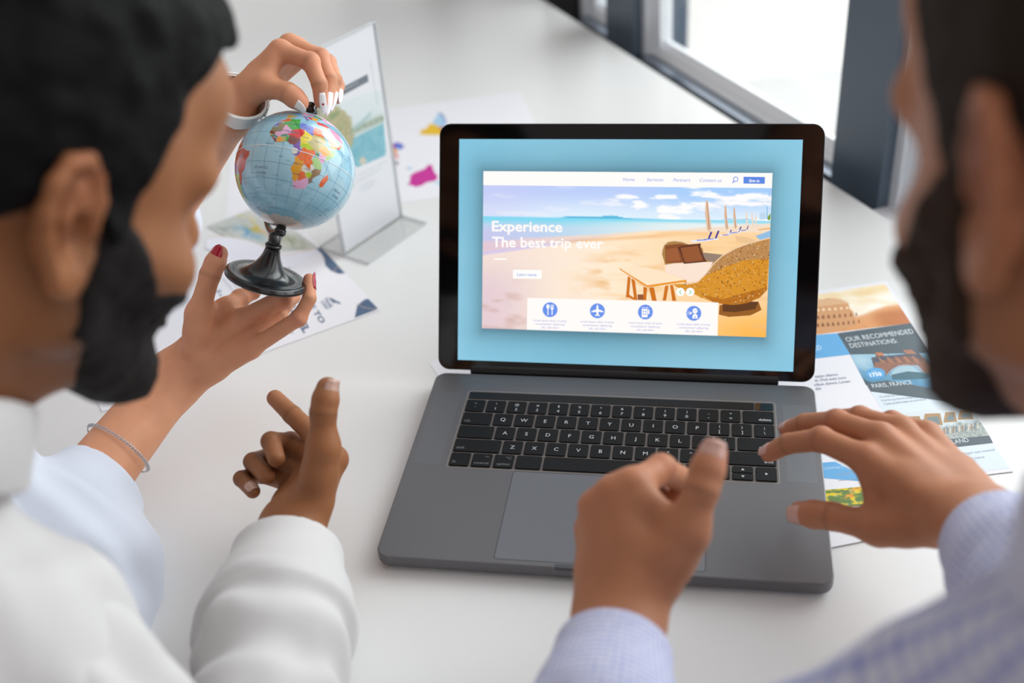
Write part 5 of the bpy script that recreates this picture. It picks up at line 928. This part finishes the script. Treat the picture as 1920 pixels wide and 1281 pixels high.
v1 = chain([(425, 578, 995), (450, 560, 1010), (474, 548, 1020), (476, 530, 1015)]); v2 = chain([(452, 600, 985), (530, 560, 972), (548, 556, 992), (520, 552, 1012)]); v3 = chain([(475, 632, 978), (520, 592, 990), (545, 560, 1005), (520, 548, 1015)]); v4 = chain([(470, 655, 972), (560, 597, 958), (580, 560, 956), (580, 524, 962)])
vt = chain([(370, 655, 985), (372, 590, 975), (394, 515, 968), (411, 476, 968)])
hB = hand(WB, EB, [v1, v2, v3, v4], vt, .9, fr=27, wr=(19, 22)); hvB = polygonize(hB, 1.4)
fb3 = body_core(H3, NB3, CH3, [(SA, EA, EA * .8 + WA * .2), (SB, EB, EB * .8 + WB * .2)]); bv3 = polygonize(fb3, 4.0)
V, F_ = joinm([bv3, hvA, hvB])
sp = [(p, 9, (222, 140, 116), .5) for p in (w1[1], w2[1], w1[0], v4[1], v2[1], v4[0], v3[0])] + [(p, 10, (228, 150, 128), .5) for p in (w1[3], wt[3], v4[3], vt[3], w4[3])]
mesh_obj('body', V, F_, M_skin, woman, cols=skin_col(V, (212, 150, 116), sp, 23, joints([w1, w2, w3, w4, wt[1:]], [v1, v2, v3, v4, vt[1:]])))
nw = nailmat('nail_white', (240, 240, 244), .12, .8); nrd = nailmat('nail_red', (176, 8, 40), .1, .9)
nail(wt[2], wt[3], toward_cam(wt[3]) + CR @ np.array([-.35, -.35, 0]), 7.2, 13, .75, 5, nw, woman, pointed=.6)
wn = nail(w1[2], w1[3], toward_cam(w1[3]) + CR @ np.array([.25, 0, 0]), 5.9, 12, .66, 7, nw, woman, pointed=.8); wn['label'] = 'white nail with a red dot'
b = MB(); dd = toward_cam(w1[3]); b.lathe(w1[3] + unit(w1[3] - w1[2]) * 2.5 + unit(dd + CR @ np.array([.25, 0, 0])) * 6.6, dd, ((1.0, 0), (.9, .35), (.2, .5)), 12); b.build('nail_dot', nrd, wn)
nail(w2[2], w2[3], toward_cam(w2[3]) + CR @ np.array([.5, 0, 0]), 6.0, 11, .66, 10, nw, woman, pointed=.7); nail(w3[2], w3[3], CR @ np.array([.9, 0, .4]), 5.8, 11, .62, 8, nw, woman, pointed=.7); nail(w4[2], w4[3], toward_cam(w4[3]) + CR @ np.array([.7, 0, 0]), 5.2, 10, .66, 5, nw, woman, pointed=.8)
for c_, d_, r_ in ((vt, toward_cam(vt[3]) + CR @ np.array([-.3, .2, 0]), 7.6), (v4, CR @ np.array([1, .1, .1]), 5.4), (v1, CR @ np.array([1, .2, .1]), 6.2)): x = nail(c_[2], c_[3], d_, r_, 13, .95, 3, nrd, woman, pointed=.5); x['label'] = 'glossy red nail'
M_shirt3 = mat('pale_blue_white_cotton', (214, 220, 234), rough=0.75, sheen=.2, bump=(2200, .12, .0003))
P_, Q_f, nax3 = shirt(H3, NB3, CH3, [(SA, EA, WA, (52, 46)), (SB, EB, WB, (50, 44))], 'shirt', None, woman, seed=41, amp=4.0, hv_=4.0, chr_=(105, 150, 215), yaw=.2)
def rolled(W_, E_, S_, cut, r, seed, ex=None):
    ax = unit(E_ - W_); c0 = W_ + ax * cut; s_ = sleeve_fn([c0, c0 + ax * 34, c0 + ax * 40, E_, S_], r, amp=5.0, seed=seed, wl=46, hollow=4, k=14, extra=ex); return polygonize(s_, 2.2)
drape = [(ell(at(118, 800, 965), (30, 34, 34)), 16), (ell(at(185, 935, 930), (36, 44, 40)), 18), (ell(at(212, 1060, 890), (38, 42, 44)), 22), (ell(at(200, 1190, 860), (36, 44, 40)), 22)]
m1_ = rolled(WB, EB, SB, 114, [32, 33, 40, 46, 52], 43, drape); m2_ = rolled(WA, EA, SA, 236, [36, 38, 42, 46, 56], 45)
V, F_ = joinm([(P_, Q_f), m1_, m2_]); s3 = mesh_obj('shirt', V, F_, M_shirt3, woman); collar(H3, -98, M_shirt3, s3)
def hair3(p): x, y, z = p.T; return np.minimum(hair_region(p), np.maximum(y - 5, -z - 150))
V, F_ = polygonize(H3.wrap(lambda p: np.maximum(smin(HEAD(p) - 10, ell((0, -45, -40), (82, 60, 110))(p), 20) + 2.5 * n3(p, 16, 4), np.maximum(-hair3(p) * 0 + np.minimum(hair_region(p), 200), -999) * (p[:, 1] > -35)), box=(np.array([-120, -130, -160.]), np.array([120, 120, 150.]))), 4.0); mesh_obj('hair', V, F_, mat('dark_brown_hair', (40, 28, 22), rough=.55, bump=(600, .5, .002)), woman)
# wrist watch on the raised arm, chain bracelet on the other wrist
def band(mb_, o, ax, ra, rb, w_, th, a0=0.0, a1=2 * PI, n=56, udir=None):
    ax = unit(ax); a = unit(np.asarray(udir) - ax * (np.asarray(udir) @ ax)); b_ = np.cross(ax, a); rings = []; full = abs(a1 - a0 - 2 * PI) < 1e-6
    for k_ in range(n + (0 if full else 1)):
        t = a0 + (a1 - a0) * k_ / n; d = math.cos(t) * a * ra + math.sin(t) * b_ * rb; u = unit(d); rings.append([o + d + ax * x + u * y for x, y in ((-w_ / 2, 0), (-w_ / 2 + .6, th), (w_ / 2 - .6, th), (w_ / 2, 0))])
    if full: rings.append(rings[0])
    mb_.loft(rings, not full)
axA = unit(EA - WA); WO = WA - axA * 17; latA = unit(w4[0] - w1[0]); cc = toward_cam(WO)
wt_ = thing('wristwatch', tuple(WO), 'white rubber watch strap with punched holes on the raised left wrist', 'watch')
M_strap = mat('white_rubber', (232, 230, 226), rough=.4)
ctr = WO; xr = CR @ np.array([1., 0, 0]); 
b = MB(); band(b, ctr, axA, 23.5, 18.5, 20, 2.2, udir=xr); b.build('strap', M_strap, wt_, smooth=False)
b = MB(); band(b, ctr, axA, 25.3, 20.3, 20.5, 2.0, -2.1, .2, udir=xr); band(b, ctr, axA, 27.1, 21.8, 4.0, 1.6, -.1, .25, udir=xr); b.build('strap_end', M_strap, wt_, smooth=False)
uA = unit(xr - axA * (xr @ axA)); vA_ = np.cross(axA, uA)
for th in (-1.25, -.95, -.65): d_ = math.cos(th) * uA * 27.5 + math.sin(th) * vA_ * 22.5; b = MB(); b.lathe(ctr + d_ * .985, unit(d_), ((1.5, 0), (1.5, .6)), 14); b.build('strap_hole', mat('hole_dark', (92, 80, 74), rough=.8), wt_)
mb_ = MB(); Aw = np.stack([axA, vA_, -uA], 1); mb_.loft([[ctr - uA * (24.5 + z) + axA * x + vA_ * y for x, y in rrect(-18 + i, -15 + i, 18 - i, 15 - i, 7, 5)] for z, i in ((0, 1), (1, 0), (7, 0), (9, 2))]); mb_.build('watch_case', mat('watch_alu', (180, 182, 186), rough=.3, metal=.8), wt_)
axB = unit(EB - WB); BO = WB + axB * 88
br = thing('bracelet', tuple(BO), 'thin silver curb chain bracelet on the lower forearm, above the rolled cuff', 'bracelet')
xb = unit(xr - axB * (xr @ axB)); yb = np.cross(axB, xb); M_sil = mat('silver', (205, 205, 208), rough=.2, metal=1.0)
b = MB()
tp_ = lambda t: BO + xb * 31.5 * math.cos(t) + yb * 27.5 * math.sin(t) + axB * (7 * math.cos(t - .6) )
for k_ in range(64):
    t0 = 2 * PI * k_ / 64; p0, p1 = tp_(t0), tp_(t0 + 2 * PI / 64 * 1.25); d_ = unit(p1 - p0); o_ = unit(tp_(t0) - BO); s_ = np.cross(d_, o_); q = [(p0 + p1) / 2 + d_ * 2.1 * math.cos(a) + (s_ * math.cos(.7) + o_ * math.sin(.7)) * 1.25 * math.sin(a) for a in np.linspace(0, 2 * PI, 11)]
    b.tube(q, .42, 5)
b.build('chain', M_sil, br, smooth=True, kind='stuff')
